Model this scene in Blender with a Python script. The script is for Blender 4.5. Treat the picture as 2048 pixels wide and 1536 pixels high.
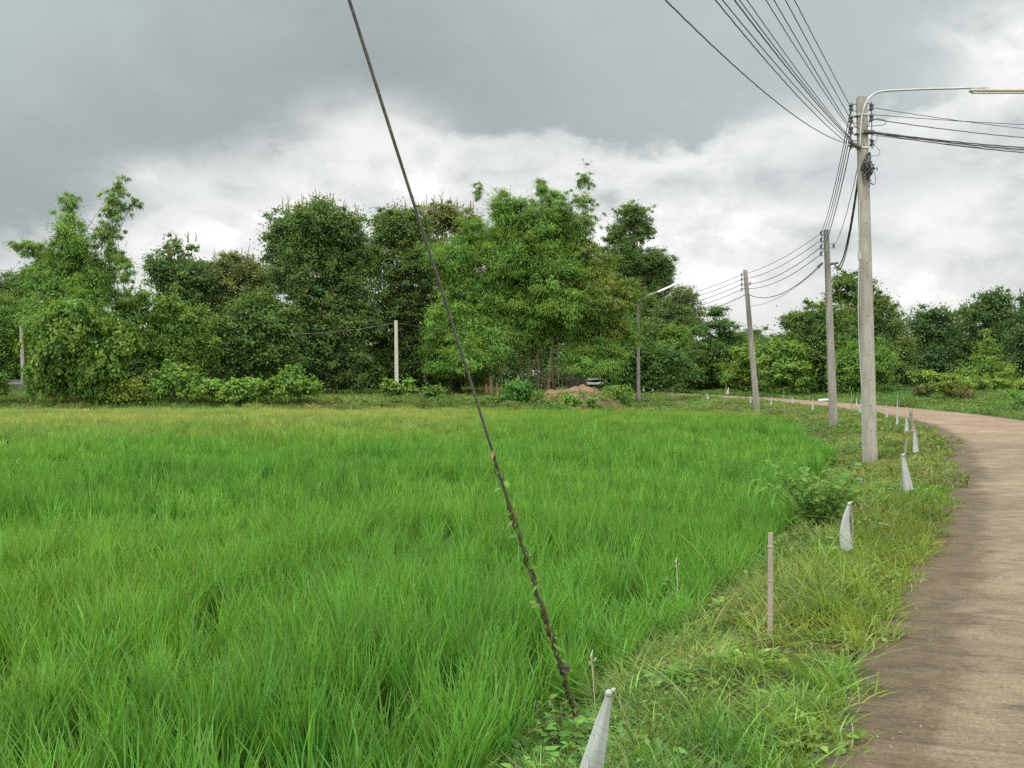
import bpy, math, random
import numpy as np
from mathutils import Vector, Matrix

for o in list(bpy.data.objects):
    bpy.data.objects.remove(o)
SC = bpy.context.scene
COL = SC.collection
R = math.radians
# ------------------------------------------------------------------ camera
F = 2200.0            # focal length in pixels of the 2048 px wide photograph
CX, HY, CAMZ = 1024.0, 755.0, 2.2
cam = bpy.data.objects.new('camera', bpy.data.cameras.new('camera'))
COL.objects.link(cam)
cam.location = (0, 0, CAMZ)
cam.rotation_euler = (R(90) - math.atan((768 - HY) / F), 0, 0)
cam.data.sensor_width = 36
cam.data.lens = F / 2048 * 36
cam.data.clip_start = 0.05
cam.data.clip_end = 3000
SC.camera = cam
SC.view_settings.view_transform = 'Standard'
SC.view_settings.look = 'None'
SC.view_settings.exposure = 0.0
SC.view_settings.gamma = 1
SC.cycles.max_bounces = 7
SC.cycles.diffuse_bounces = 4
SC.cycles.transmission_bounces = 5
SC.cycles.transparent_max_bounces = 6
SC.cycles.use_denoising = False

SUN_EL, SUN_AZ = 60.0, 242.0      # degrees; azimuth clockwise from +Y (to the left of the camera, a little behind it)
HAZE = 0
# ------------------------------------------------------------------ world
world = bpy.data.worlds.new("World")
SC.world = world
world.use_nodes = True
wt = world.node_tree
for n in list(wt.nodes):
    wt.nodes.remove(n)


class NT:
    def __init__(s, t): s.t = t
    def n(s, typ, **kw):
        nd = s.t.nodes.new(typ)
        for k, v in kw.items(): setattr(nd, k, v)
        return nd
    def l(s, a, b): s.t.links.new(a, b)
    def inp(s, sock, v):
        if isinstance(v, bpy.types.NodeSocket): s.l(v, sock)
        elif v is not None: sock.default_value = v
    def m(s, op, a, b=None, c=None, clamp=False):
        nd = s.n('ShaderNodeMath', operation=op); nd.use_clamp = clamp
        s.inp(nd.inputs[0], a); s.inp(nd.inputs[1], b)
        if c is not None: s.inp(nd.inputs[2], c)
        return nd.outputs[0]
    def mix(s, f, a, b, bt='MIX'):
        nd = s.n('ShaderNodeMix', data_type='RGBA', blend_type=bt)
        s.inp(nd.inputs[0], f); s.inp(nd.inputs[6], a); s.inp(nd.inputs[7], b)
        return nd.outputs[2]
    def noise(s, vec, scale, det=4, rough=.5, dist=0):
        nd = s.n('ShaderNodeTexNoise'); s.inp(nd.inputs['Vector'], vec)
        nd.inputs['Scale'].default_value = scale; nd.inputs['Detail'].default_value = det
        nd.inputs['Roughness'].default_value = rough; nd.inputs['Distortion'].default_value = dist
        return nd.outputs[0]
    def ramp(s, f, stops, interp='LINEAR'):
        nd = s.n('ShaderNodeValToRGB'); s.inp(nd.inputs[0], f)
        cr = nd.color_ramp; cr.interpolation = interp
        while len(cr.elements) < len(stops): cr.elements.new(.5)
        for e, (p, c) in zip(cr.elements, stops):
            e.position = p; e.color = c if len(c) == 4 else (*c, 1)
        return nd.outputs[0]
    def vmath(s, op, a, b):
        nd = s.n('ShaderNodeVectorMath', operation=op); s.inp(nd.inputs[0], a); s.inp(nd.inputs[1], b)
        return nd.outputs[0]


def build_world():
    w = NT(wt)
    tc = w.n('ShaderNodeTexCoord').outputs['Generated']
    sep = w.n('ShaderNodeSeparateXYZ'); w.l(tc, sep.inputs[0])
    x, y, z = sep.outputs
    az = w.m('DEGREES', w.m('ARCTAN2', x, y))            # 0 = along the view, + to the right
    az = w.m('MULTIPLY', az, 1.0)
    el = w.m('DEGREES', w.m('ARCSINE', z))
    # billow noises in cloud-plane-like coordinates
    st = w.n('ShaderNodeVectorMath', operation='MULTIPLY'); w.l(tc, st.inputs[0]); st.inputs[1].default_value = (1, 1, 1.7)
    n1 = w.noise(st.outputs[0], 5.0, 7, .55, .4)
    n2 = w.noise(st.outputs[0], 13.0, 7, .6, .3)
    n3 = w.noise(st.outputs[0], 2.2, 5, .5, .2)
    # height of the dark deck's lower edge, by azimuth (deg)
    pts = [(-60, 0), (-40, 2), (-25, 4.6), (-18.2, 8.2), (-10.9, 11.4), (-6, 13.4), (-2, 12.2), (2, 11.6), (7, 11.4), (12, 12.6), (16, 12.8), (20, 13.0), (24, 13.8), (40, 18), (60, 24)]
    u = w.m('DIVIDE', w.m('ADD', az, 60), 120, clamp=True)
    vb = w.ramp(u, [((a + 60) / 120, (e / 40,) * 3) for a, e in pts], 'B_SPLINE')
    vb = w.m('MULTIPLY', vb, 40)
    wob = w.m('ADD', w.m('MULTIPLY', w.m('SUBTRACT', n1, .5), 7.5), w.m('MULTIPLY', w.m('SUBTRACT', n2, .5), 8.0))
    t = w.m('SUBTRACT', w.m('ADD', el, wob), vb)
    deck = w.n('ShaderNodeMapRange', interpolation_type='SMOOTHERSTEP'); w.l(t, deck.inputs[0])
    deck.inputs[1].default_value = -.8; deck.inputs[2].default_value = 1.7
    deck = deck.outputs[0]
    # the deck thins out above ~20 deg, and towards the back of the sky
    upl = w.n('ShaderNodeMapRange', interpolation_type='SMOOTHSTEP'); w.l(w.m('ADD', t, w.m('MULTIPLY', n1, 5)), upl.inputs[0])
    upl.inputs[1].default_value = 3; upl.inputs[2].default_value = 17
    deckcol = w.mix(upl.outputs[0], (.325, .372, .370, 1), (.48, .55, .545, 1))
    deckcol = w.mix(w.m('MULTIPLY', w.m('SUBTRACT', n3, .35), 1.1, clamp=True), deckcol, (.57, .625, .615, 1))
    # far right of the deck is lighter
    rl = w.n('ShaderNodeMapRange', interpolation_type='SMOOTHSTEP'); w.l(az, rl.inputs[0])
    rl.inputs[1].default_value = -10; rl.inputs[2].default_value = 14
    deckcol = w.mix(w.m("MULTIPLY", rl.outputs[0], .55), deckcol, (.60, .67, .66, 1))
    low = w.ramp(w.m('ADD', w.m('MULTIPLY', n1, .55), w.m('MULTIPLY', n2, .45)),
                 [(.38, (.55, .59, .59)), (.47, (.79, .805, .80)), (.54, (.95, .95, .935)), (.60, (1.18, 1.18, 1.16))])
    col = w.mix(deck, low, deckcol)
    def blob(a0, e0, sa, se, amt, c, colr):
        da = w.m('DIVIDE', w.m('SUBTRACT', az, a0), sa); de = w.m('DIVIDE', w.m('SUBTRACT', el, e0), se)
        g = w.m('EXPONENT', w.m('MULTIPLY', w.m('ADD', w.m('MULTIPLY', da, da), w.m('MULTIPLY', de, de)), -1))
        g = w.m('MULTIPLY', g, w.m('MULTIPLY', w.m('SUBTRACT', n2, .28), 3.2, clamp=True))
        return w.mix(w.m('MULTIPLY', g, amt, clamp=True), c, colr)
    col = blob(24.6, 15.4, 3.6, 2.0, 1.3, col, (1.02, 1.02, 1.01, 1))
    col = blob(14.4, 12.0, 2.2, 1.3, 1.2, col, (.98, .98, .97, 1))
    col = blob(-7.5, 12.6, 3.2, 1.5, 1.0, col, (.96, .96, .95, 1))
    col = blob(-17.5, 9.6, 3.0, 1.2, 1.0, col, (.92, .93, .92, 1))
    col = blob(21.0, 7.6, 3.5, 1.6, .9, col, (1.0, 1.0, .98, 1))
    col = blob(18.0, 10.3, 4.0, 1.7, .9, col, (.60, .65, .66, 1))
    # towards the horizon: even pale white
    hz = w.n('ShaderNodeMapRange', interpolation_type='SMOOTHSTEP'); w.l(el, hz.inputs[0])
    hz.inputs[1].default_value = 7.5; hz.inputs[2].default_value = 1.5
    col = w.mix(w.m('MULTIPLY', hz.outputs[0], .55), col, (.88, .875, .855, 1))
    # unseen sky overhead and behind the camera, brightened to light the greenery
    bk = w.n('ShaderNodeMapRange', interpolation_type='SMOOTHSTEP'); w.l(w.m('SUBTRACT', w.m('MULTIPLY', z, 1.5), w.m('MULTIPLY', y, .6)), bk.inputs[0])
    bk.inputs[1].default_value = .12; bk.inputs[2].default_value = 1.3
    col = w.mix(bk.outputs[0], col, (2.9, 2.85, 2.7, 1))
    sky = w.n('ShaderNodeTexSky'); sky.sky_type = 'NISHITA'; sky.sun_disc = False
    sky.sun_elevation = R(SUN_EL); sky.sun_rotation = R(SUN_AZ)
    b1 = w.n('ShaderNodeBackground'); w.l(col, b1.inputs[0]); b1.inputs[1].default_value = 1.0
    b2 = w.n('ShaderNodeBackground'); w.l(sky.outputs[0], b2.inputs[0]); b2.inputs[1].default_value = .1
    ms = w.n('ShaderNodeMixShader'); ms.inputs[0].default_value = .94
    w.l(b2.outputs[0], ms.inputs[1]); w.l(b1.outputs[0], ms.inputs[2])
    out = w.n('ShaderNodeOutputWorld'); w.l(ms.outputs[0], out.inputs[0])


build_world()
sun = bpy.data.objects.new('sun', bpy.data.lights.new('sun', 'SUN'))
COL.objects.link(sun)
sun.data.energy = 1.5
sun.data.angle = R(14)
sun.data.color = (1, .96, .88)
_a = R(SUN_AZ)
_d = Vector((math.sin(_a) * math.cos(R(SUN_EL)), math.cos(_a) * math.cos(R(SUN_EL)), math.sin(R(SUN_EL))))
sun.rotation_euler = _d.to_track_quat('Z', 'Y').to_euler()

# ------------------------------------------------------------------ helpers
rng = np.random.default_rng(7)
random.seed(7)


def at(X, Y, D):
    """pixel of the photograph + distance -> point"""
    return np.array([(X - CX) / F * D, D, CAMZ + (HY - Y) / F * D])


def _hash(ix, iy, seed):
    h = (ix.astype(np.int64) * 374761393 + iy.astype(np.int64) * 668265263 + seed * 1442695041) & 0xFFFFFFFF
    h = ((h ^ (h >> 13)) * 1274126177) & 0xFFFFFFFF
    return ((h ^ (h >> 16)) & 0xFFFF) / 65535.0


def vnoise(x, y, s, seed=0):
    x = np.asarray(x, float) / s; y = np.asarray(y, float) / s
    ix = np.floor(x); iy = np.floor(y); fx = x - ix; fy = y - iy
    fx = fx * fx * (3 - 2 * fx); fy = fy * fy * (3 - 2 * fy)
    a = _hash(ix, iy, seed); b = _hash(ix + 1, iy, seed); c = _hash(ix, iy + 1, seed); d = _hash(ix + 1, iy + 1, seed)
    return (a * (1 - fx) + b * fx) * (1 - fy) + (c * (1 - fx) + d * fx) * fy


def sstep(a, b, x):
    t = np.clip((np.asarray(x, float) - a) / (b - a), 0, 1)
    return t * t * (3 - 2 * t)


# left edge of the road
_E = np.array([(-11, -25), (-.6, 0), (1.18, 4.65), (1.75, 5.85), (3.1, 8.8), (4.8, 12.4), (8.9, 22.4), (11.4, 29), (14.0, 37.4), (15.6, 44.8),
               (16.55, 51), (17.15, 57.5), (17.35, 64), (17.3, 75), (16.3, 93), (13.3, 113), (8, 140), (0, 170), (-12, 205)], float)
_yy = np.linspace(-25, 205, 461)
_xx = np.interp(_yy, _E[:, 1], _E[:, 0])
for _k in range(6):
    _xx[1:-1] = (_xx[:-2] + 2 * _xx[1:-1] + _xx[2:]) / 4
ROADW = 4.5


def edge_x(y): return np.interp(y, _yy, _xx)
def edge_cos(y):
    k = (edge_x(np.asarray(y) + .5) - edge_x(np.asarray(y) - .5)); return 1 / np.sqrt(1 + k * k)
def side(x, y): return (edge_x(y) - x) * edge_cos(y)          # metres left of the road's left edge
def vergew(y): return np.interp(y, [-10, 0, 12, 24, 42, 55, 62], [1.8, 1.8, 2.0, 3.2, 5.4, 7.2, 10])
def field_far(x): return np.interp(x, [-60, -30, -5, 0, 7, 14], [73, 69, 66, 63, 60, 56])


def ground(x, y):
    x = np.asarray(x, float); y = np.asarray(y, float)
    s = side(x, y); w = vergew(y)
    zl = .52 * (1 - sstep(.12, .95, (s - .2) / w)) 
    far = sstep(-1.5, 3.5, y - field_far(x)) * (1.5 - 1.3 * sstep(-2, 9, x) * sstep(125, 100, y))
    zf = .42 * far + .004 * np.clip(y - 85, 0, 200)
    z = np.maximum(zl, zf)
    z = z + (vnoise(x, y, .9, 1) - .5) * .07 * sstep(.1, .6, s) + (vnoise(x, y, 3.5, 2) - .5) * .10 * sstep(.3, 1.5, s)
    sr = -s - ROADW
    zr = .52 + (vnoise(x, y, 2.5, 3) - .5) * .25 * sstep(.3, 2, sr) + .15 * sstep(1, 8, sr) + .004 * np.clip(y - 85, 0, 200)
    return np.where(sr > 0, zr, np.where(s > 0, z, .52))


def tag(o, label=None, cat=None, group=None, kind=None):
    if label: o['label'] = label
    if cat: o['category'] = cat
    if group: o['group'] = group
    if kind: o['kind'] = kind
    return o


def empty(name, loc, label, cat, group=None):
    o = bpy.data.objects.new(name, None)
    COL.objects.link(o); o.location = [float(v) for v in loc]
    o.empty_display_size = .2
    return tag(o, label, cat, group)


def mesh_np(name, V, Q, mat, parent=None, col=None, smooth=False, link=True, origin=None):
    """V (n,3), Q (m,k) faces; col (m,3) per-face colour"""
    V = np.asarray(V, np.float32); Q = np.asarray(Q, np.int32)
    o3 = np.zeros(3)
    if parent is not None: o3 = np.array(parent.location)
    elif origin is not None: o3 = np.array(origin, float)
    V = V - o3.astype(np.float32)
    me = bpy.data.meshes.new(name)
    k = Q.shape[1]
    me.vertices.add(len(V)); me.vertices.foreach_set('co', V.ravel())
    me.loops.add(Q.size); me.loops.foreach_set('vertex_index', Q.ravel())
    me.polygons.add(len(Q)); me.polygons.foreach_set('loop_start', np.arange(0, Q.size, k, dtype=np.int32))
    if smooth: me.polygons.foreach_set('use_smooth', np.ones(len(Q), bool))
    if col is not None:
        a = me.attributes.new('col', 'FLOAT_COLOR', 'FACE')
        c4 = np.ones((len(Q), 4), np.float32); c4[:, :3] = col
        a.data.foreach_set('color', c4.ravel())
    me.update(calc_edges=True); me.validate()
    me.materials.append(mat)
    o = bpy.data.objects.new(name, me)
    if link: COL.objects.link(o)
    if parent is not None: o.parent = parent
    elif origin is not None: o.location = origin
    return o


class MB:
    """collects tubes, boxes, rings -> one mesh of quads (tris as degenerate-free polygons)"""
    def __init__(s): s.v = []; s.f = []; s.mi = []; s.cur = 0
    def add(s, vs, fs):
        b = len(s.v); s.v += [tuple(map(float, v)) for v in vs]; s.f += [tuple(i + b for i in f) for f in fs]; s.mi += [s.cur] * len(fs)
    def tube(s, pts, rad, n=8, cap=True):
        pts = [Vector(tuple(map(float, p))) for p in pts]
        m = len(pts); rad = [rad] * m if not hasattr(rad, '__len__') else rad
        vs = []; prev = None
        for i, p in enumerate(pts):
            t = (pts[min(i + 1, m - 1)] - pts[max(i - 1, 0)]).normalized()
            if prev is None:
                a = t.orthogonal().normalized()
            else:
                a = (prev - t * prev.dot(t)).normalized()
            prev = a; b = t.cross(a)
            for k in range(n):
                an = 2 * math.pi * k / n
                vs.append(p + (a * math.cos(an) + b * math.sin(an)) * rad[i])
        fs = [(i * n + k, i * n + (k + 1) % n, (i + 1) * n + (k + 1) % n, (i + 1) * n + k) for i in range(m - 1) for k in range(n)]
        if cap: fs += [tuple(range(n))[::-1], tuple(range((m - 1) * n, m * n))]
        s.add(vs, fs)
    def lathe(s, c, prof, n=12, axis=None):
        """prof list of (r,h) along axis (default z) from c"""
        c = Vector(tuple(map(float, c))); ax = Vector(axis).normalized() if axis is not None else Vector((0, 0, 1))
        a = ax.orthogonal().normalized(); b = ax.cross(a); vs = []
        for r, h in prof:
            for k in range(n):
                an = 2 * math.pi * k / n
                vs.append(c + ax * h + (a * math.cos(an) + b * math.sin(an)) * r)
        m = len(prof)
        fs = [(i * n + k, i * n + (k + 1) % n, (i + 1) * n + (k + 1) % n, (i + 1) * n + k) for i in range(m - 1) for k in range(n)]
        fs += [tuple(range(n))[::-1], tuple(range((m - 1) * n, m * n))]
        s.add(vs, fs)
    def box(s, c, sx, sy, sz, rot=None, bev=.0):
        x, y, z = sx / 2, sy / 2, sz / 2; b = min(bev, x * .5, y * .5, z * .5)
        M = rot if rot is not None else Matrix.Identity(3); c = Vector(tuple(map(float, c)))
        if b <= 0:
            vs = [(i * x, j * y, k * z) for k in (-1, 1) for j in (-1, 1) for i in (-1, 1)]
            fs = [(0, 2, 3, 1), (4, 5, 7, 6), (0, 1, 5, 4), (2, 6, 7, 3), (0, 4, 6, 2), (1, 3, 7, 5)]
        else:
            ring = lambda zz, ins: [(sx_ * (x - ins) + 0, sy_ * (y - ins), zz) for sx_, sy_ in ()]
            def oct_(zz, q):
                X, Y = x - q, y - q
                return [(X, -Y + b, zz), (X, Y - b, zz), (X - b, Y, zz), (-X + b, Y, zz), (-X, Y - b, zz), (-X, -Y + b, zz), (-X + b, -Y, zz), (X - b, -Y, zz)]
            vs = oct_(-z, b * .6) + oct_(-z + b, 0) + oct_(z - b, 0) + oct_(z, b * .6)
            fs = [(i * 8 + k, i * 8 + (k + 1) % 8, (i + 1) * 8 + (k + 1) % 8, (i + 1) * 8 + k) for i in range(3) for k in range(8)]
            fs += [tuple(range(8))[::-1], tuple(range(24, 32))]
        s.add([tuple(c + M @ Vector(v)) for v in vs], fs)
    def build(s, name, mats, parent=None, smooth=True, origin=None):
        mats = mats if isinstance(mats, (list, tuple)) else [mats]
        o3 = Vector(parent.location) if parent is not None else (Vector(tuple(map(float, origin))) if origin is not None else Vector((0, 0, 0)))
        me = bpy.data.meshes.new(name)
        me.from_pydata([tuple(Vector(v) - o3) for v in s.v], [], s.f)
        me.polygons.foreach_set('material_index', s.mi)
        if smooth:
            me.polygons.foreach_set('use_smooth', [True] * len(s.f))
            try: me.set_sharp_from_angle(angle=R(38))
            except Exception: pass
        for m in mats: me.materials.append(m)
        o = bpy.data.objects.new(name, me); COL.objects.link(o)
        if parent is not None: o.parent = parent
        elif origin is not None: o.location = o3
        return o


# ------------------------------------------------------------------ materials
def new_mat(name):
    m = bpy.data.materials.new(name); m.use_nodes = True
    t = m.node_tree
    for n in list(t.nodes): t.nodes.remove(n)
    w = NT(t); out = w.n('ShaderNodeOutputMaterial'); return m, w, out


def leaf_mat(name, trans=.32, rough=.55, spec=.25, inst=False, gain=1.0):
    m, w, out = new_mat(name)
    at_ = w.n('ShaderNodeAttribute'); at_.attribute_name = 'col'; c = at_.outputs['Color']
    if inst:
        ti = w.n('ShaderNodeAttribute'); ti.attribute_type = 'INSTANCER'; ti.attribute_name = 'tint'
        c = w.mix(1.0, c, ti.outputs['Color'], 'MULTIPLY')
    if gain != 1: c = w.mix(1.0, c, (gain, gain, gain, 1), 'MULTIPLY')
    p = w.n('ShaderNodeBsdfPrincipled'); w.l(c, p.inputs['Base Color'])
    p.inputs['Roughness'].default_value = rough; p.inputs['Specular IOR Level'].default_value = spec
    tr = w.n('ShaderNodeBsdfTranslucent')
    w.l(w.mix(1.0, c, (1.25, 1.2, .55, 1), 'MULTIPLY'), tr.inputs[0])
    ms = w.n('ShaderNodeMixShader'); ms.inputs[0].default_value = trans
    w.l(p.outputs[0], ms.inputs[1]); w.l(tr.outputs[0], ms.inputs[2]); w.l(ms.outputs[0], out.inputs[0])
    return m


def simple(name, c, rough=.7, metal=0, c2=None, scale=6, bump=0, spec=.4, det=6, stretch=(1, 1, 1), c3=None):
    m, w, out = new_mat(name)
    p = w.n('ShaderNodeBsdfPrincipled'); tc = w.n('ShaderNodeTexCoord').outputs['Object']
    v = w.vmath('MULTIPLY', tc, stretch)
    n = w.noise(v, scale, det, .6, .2)
    colr = (*c, 1)
    if c2 is not None:
        colr = w.mix(w.ramp(n, [(.38, (0, 0, 0)), (.64, (1, 1, 1))]), (*c, 1), (*c2, 1))
    if c3 is not None:
        n2 = w.noise(v, scale * .23, 5, .6, .4)
        colr = w.mix(w.ramp(n2, [(.50, (0, 0, 0)), (.68, (1, 1, 1))]), colr, (*c3, 1))
    w.inp(p.inputs['Base Color'], colr)
    p.inputs['Roughness'].default_value = rough; p.inputs['Metallic'].default_value = metal
    p.inputs['Specular IOR Level'].default_value = spec
    if bump:
        b = w.n('ShaderNodeBump'); b.inputs['Strength'].default_value = bump; b.inputs['Distance'].default_value = .02
        w.l(n, b.inputs['Height']); w.l(b.outputs[0], p.inputs['Normal'])
    w.l(p.outputs[0], out.inputs[0])
    return m


M_leaf = leaf_mat('leaf', .36, .55, .22)
M_grass = leaf_mat('grass_blade', .42, .5, .3, inst=True)
M_bark = simple('bark', (.06, .048, .035), .9, c2=(.11, .092, .07), scale=3, bump=.4, stretch=(3, 3, .6))
M_culm = simple('bamboo_culm', (.12, .12, .06), .6, c2=(.22, .185, .115), scale=2, stretch=(3, 3, .7))
M_conc = simple('weathered_concrete', (.27, .255, .215), .9, c2=(.36, .345, .295), scale=5, bump=.25, stretch=(2, 2, .5), c3=(.215, .20, .18))
M_conc_old = simple('stained_concrete', (.20, .19, .165), .9, c2=(.28, .265, .235), scale=4, bump=.25, stretch=(2, 2, .3), c3=(.11, .103, .093))
M_conc_pale = simple('pale_concrete', (.40, .385, .32), .9, c2=(.48, .46, .39), scale=4)
M_galv = simple('galvanised_steel', (.42, .43, .44), .45, .6, c2=(.33, .34, .34), scale=9)
M_iron = simple('dark_iron', (.07, .065, .06), .6, .4, c2=(.12, .10, .085), scale=14)
M_insul = simple('glazed_insulator', (.045, .03, .028), .25, spec=.6)
M_cable = simple('black_cable', (.045, .045, .048), .6, c2=(.075, .075, .075), scale=8)
M_alu = simple('grey_cable', (.13, .13, .13), .6, c2=(.19, .19, .185), scale=8)
M_guy = simple('steel_strand', (.15, .145, .125), .6, .1, c2=(.08, .078, .066), scale=40, bump=.3)
M_white = simple('white_enamel', (.80, .81, .80), .35, c2=(.68, .69, .68), scale=5)
M_tube = simple('fluorescent_glass', (.86, .87, .88), .2)
M_cloth = simple('white_netting_cloth', (.38, .41, .395), .8, c2=(.31, .34, .325), scale=6, c3=(.27, .27, .22))
M_stick = simple('weathered_bamboo_stick', (.29, .245, .195), .75, c2=(.37, .315, .25), scale=7, bump=.25, stretch=(4, 4, .4), c3=(.17, .14, .105))
M_twig = simple('grey_brown_twig', (.20, .165, .14), .9, c2=(.30, .26, .22), scale=8, bump=.2)
M_vine = simple('brown_vine', (.075, .062, .030), .9, c2=(.14, .15, .055), scale=20, bump=.3)
M_rust = simple('rusty_roof_sheet', (.15, .055, .04), .8, c2=(.20, .085, .06), scale=3)
M_plank = simple('dark_plank', (.04, .032, .026), .9, c2=(.06, .05, .04), scale=5)


def mat_ground():
    m, w, out = new_mat('ground_soil')
    tc = w.n('ShaderNodeTexCoord').outputs['Object']
    p = w.n('ShaderNodeBsdfPrincipled')
    a = w.ramp(w.noise(tc, 1.6, 8, .65, .3), [(.35, (.085, .065, .035)), (.5, (.06, .075, .025)), (.66, (.10, .12, .035))])
    b = w.ramp(w.noise(tc, 14, 6, .7, 0), [(.3, (.5, .5, .5)), (.7, (1.25, 1.25, 1.25))])
    w.l(w.mix(1, a, b, 'MULTIPLY'), p.inputs['Base Color']); p.inputs['Roughness'].default_value = 1
    p.inputs['Specular IOR Level'].default_value = .1
    bm = w.n('ShaderNodeBump'); bm.inputs['Strength'].default_value = .6; bm.inputs['Distance'].default_value = .05
    w.l(w.noise(tc, 9, 8, .7, 0), bm.inputs['Height']); w.l(bm.outputs[0], p.inputs['Normal'])
    w.l(p.outputs[0], out.inputs[0]); return m


def mat_road():
    m, w, out = new_mat('dusty_concrete_road')
    uv = w.n('ShaderNodeUVMap'); uv.uv_map = 'UVMap'; uv = uv.outputs[0]
    sep = w.n('ShaderNodeSeparateXYZ'); w.l(uv, sep.inputs[0]); u, v = sep.outputs[0], sep.outputs[1]
    p = w.n('ShaderNodeBsdfPrincipled')
    big = w.noise(uv, .35, 5, .6, .4)
    base = w.ramp(big, [(.30, (.152, .120, .086)), (.5, (.188, .149, .107)), (.7, (.230, .184, .133))])
    # browner on the near stretch, paler and pinker further along
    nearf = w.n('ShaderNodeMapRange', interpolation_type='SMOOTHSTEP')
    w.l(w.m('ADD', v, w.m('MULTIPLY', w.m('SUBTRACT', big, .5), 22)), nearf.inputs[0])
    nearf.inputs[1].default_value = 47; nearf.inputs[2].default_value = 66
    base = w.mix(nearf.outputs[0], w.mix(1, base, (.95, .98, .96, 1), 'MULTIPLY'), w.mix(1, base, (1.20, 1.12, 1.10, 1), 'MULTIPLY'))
    # broom streaks across the slab
    sv = w.vmath('MULTIPLY', uv, (2.2, 9, 1))
    st = w.noise(sv, 1.3, 6, .72, .25)
    base = w.mix(1, base, w.ramp(st, [(.28, (.80, .79, .78)), (.46, (.96, .96, .96)), (.60, (1.04, 1.04, 1.04)), (.72, (1.4, 1.38, 1.36))]), 'MULTIPLY')
    # mud and moss washed on to the edge
    ew = w.m('ADD', w.m('MULTIPLY', w.noise(w.vmath('MULTIPLY', uv, (1, .7, 1)), 1.3, 7, .7, .6), 1.15), w.m('MULTIPLY', st, .25))
    ed = w.n('ShaderNodeMapRange', interpolation_type='SMOOTHSTEP'); w.l(w.m('SUBTRACT', w.m('ADD', u, .12), ew), ed.inputs[0])
    ed.inputs[1].default_value = .16; ed.inputs[2].default_value = -.22
    base = w.mix(w.m('MULTIPLY', ed.outputs[0], .66), base, w.mix(st, (.034, .025, .013, 1), (.092, .066, .037, 1)))
    bl_ = w.noise(w.vmath('MULTIPLY', uv, (1, 1.6, 1)), 2.1, 8, .68, .8)
    base = w.mix(1, base, w.ramp(bl_, [(.30, (.62, .62, .63)), (.5, (.98, .98, .98)), (.68, (1.22, 1.2, 1.18))]), 'MULTIPLY')
    sp = w.noise(uv, 42, 4, .8, 0)
    base = w.mix(1, base, w.ramp(sp, [(.30, (.5, .5, .5)), (.44, (.92, .92, .92)), (.58, (1.08, 1.08, 1.08)), (.70, (1.7, 1.68, 1.62))]), 'MULTIPLY')
    # transverse joints
    ds = w.noise(w.vmath('MULTIPLY', uv, (5.0, 21, 1)), 1.5, 6, .78, .3)
    base = w.mix(1, base, w.ramp(ds, [(.36, (.80, .79, .78)), (.5, (1, 1, 1)), (.62, (1.08, 1.08, 1.06)), (.70, (1.75, 1.7, 1.62))]), 'MULTIPLY')
    j = w.m('ABSOLUTE', w.m('SUBTRACT', w.m('FRACT', w.m('DIVIDE', v, 9.0)), .5))
    jm = w.m('LESS_THAN', j, .0022)
    base = w.mix(w.m('MULTIPLY', jm, .35), base, (.07, .05, .035, 1))
    w.l(base, p.inputs['Base Color']); p.inputs['Roughness'].default_value = .88; p.inputs['Specular IOR Level'].default_value = .2
    bm = w.n('ShaderNodeBump'); bm.inputs['Strength'].default_value = .35; bm.inputs['Distance'].default_value = .012
    w.l(w.m('ADD', w.m('MULTIPLY', ds, .7), w.m('MULTIPLY', sp, .8)), bm.inputs['Height']); w.l(bm.outputs[0], p.inputs['Normal'])
    w.l(p.outputs[0], out.inputs[0]); return m


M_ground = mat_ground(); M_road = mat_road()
M_dirt = simple('red_brown_dirt', (.20, .118, .078), 1, c2=(.14, .088, .056), scale=2.6, bump=.8, c3=(.095, .10, .04), det=10)
M_asph = simple('grey_gravel', (.085, .083, .08), 1, c2=(.12, .115, .11), scale=3)

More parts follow.
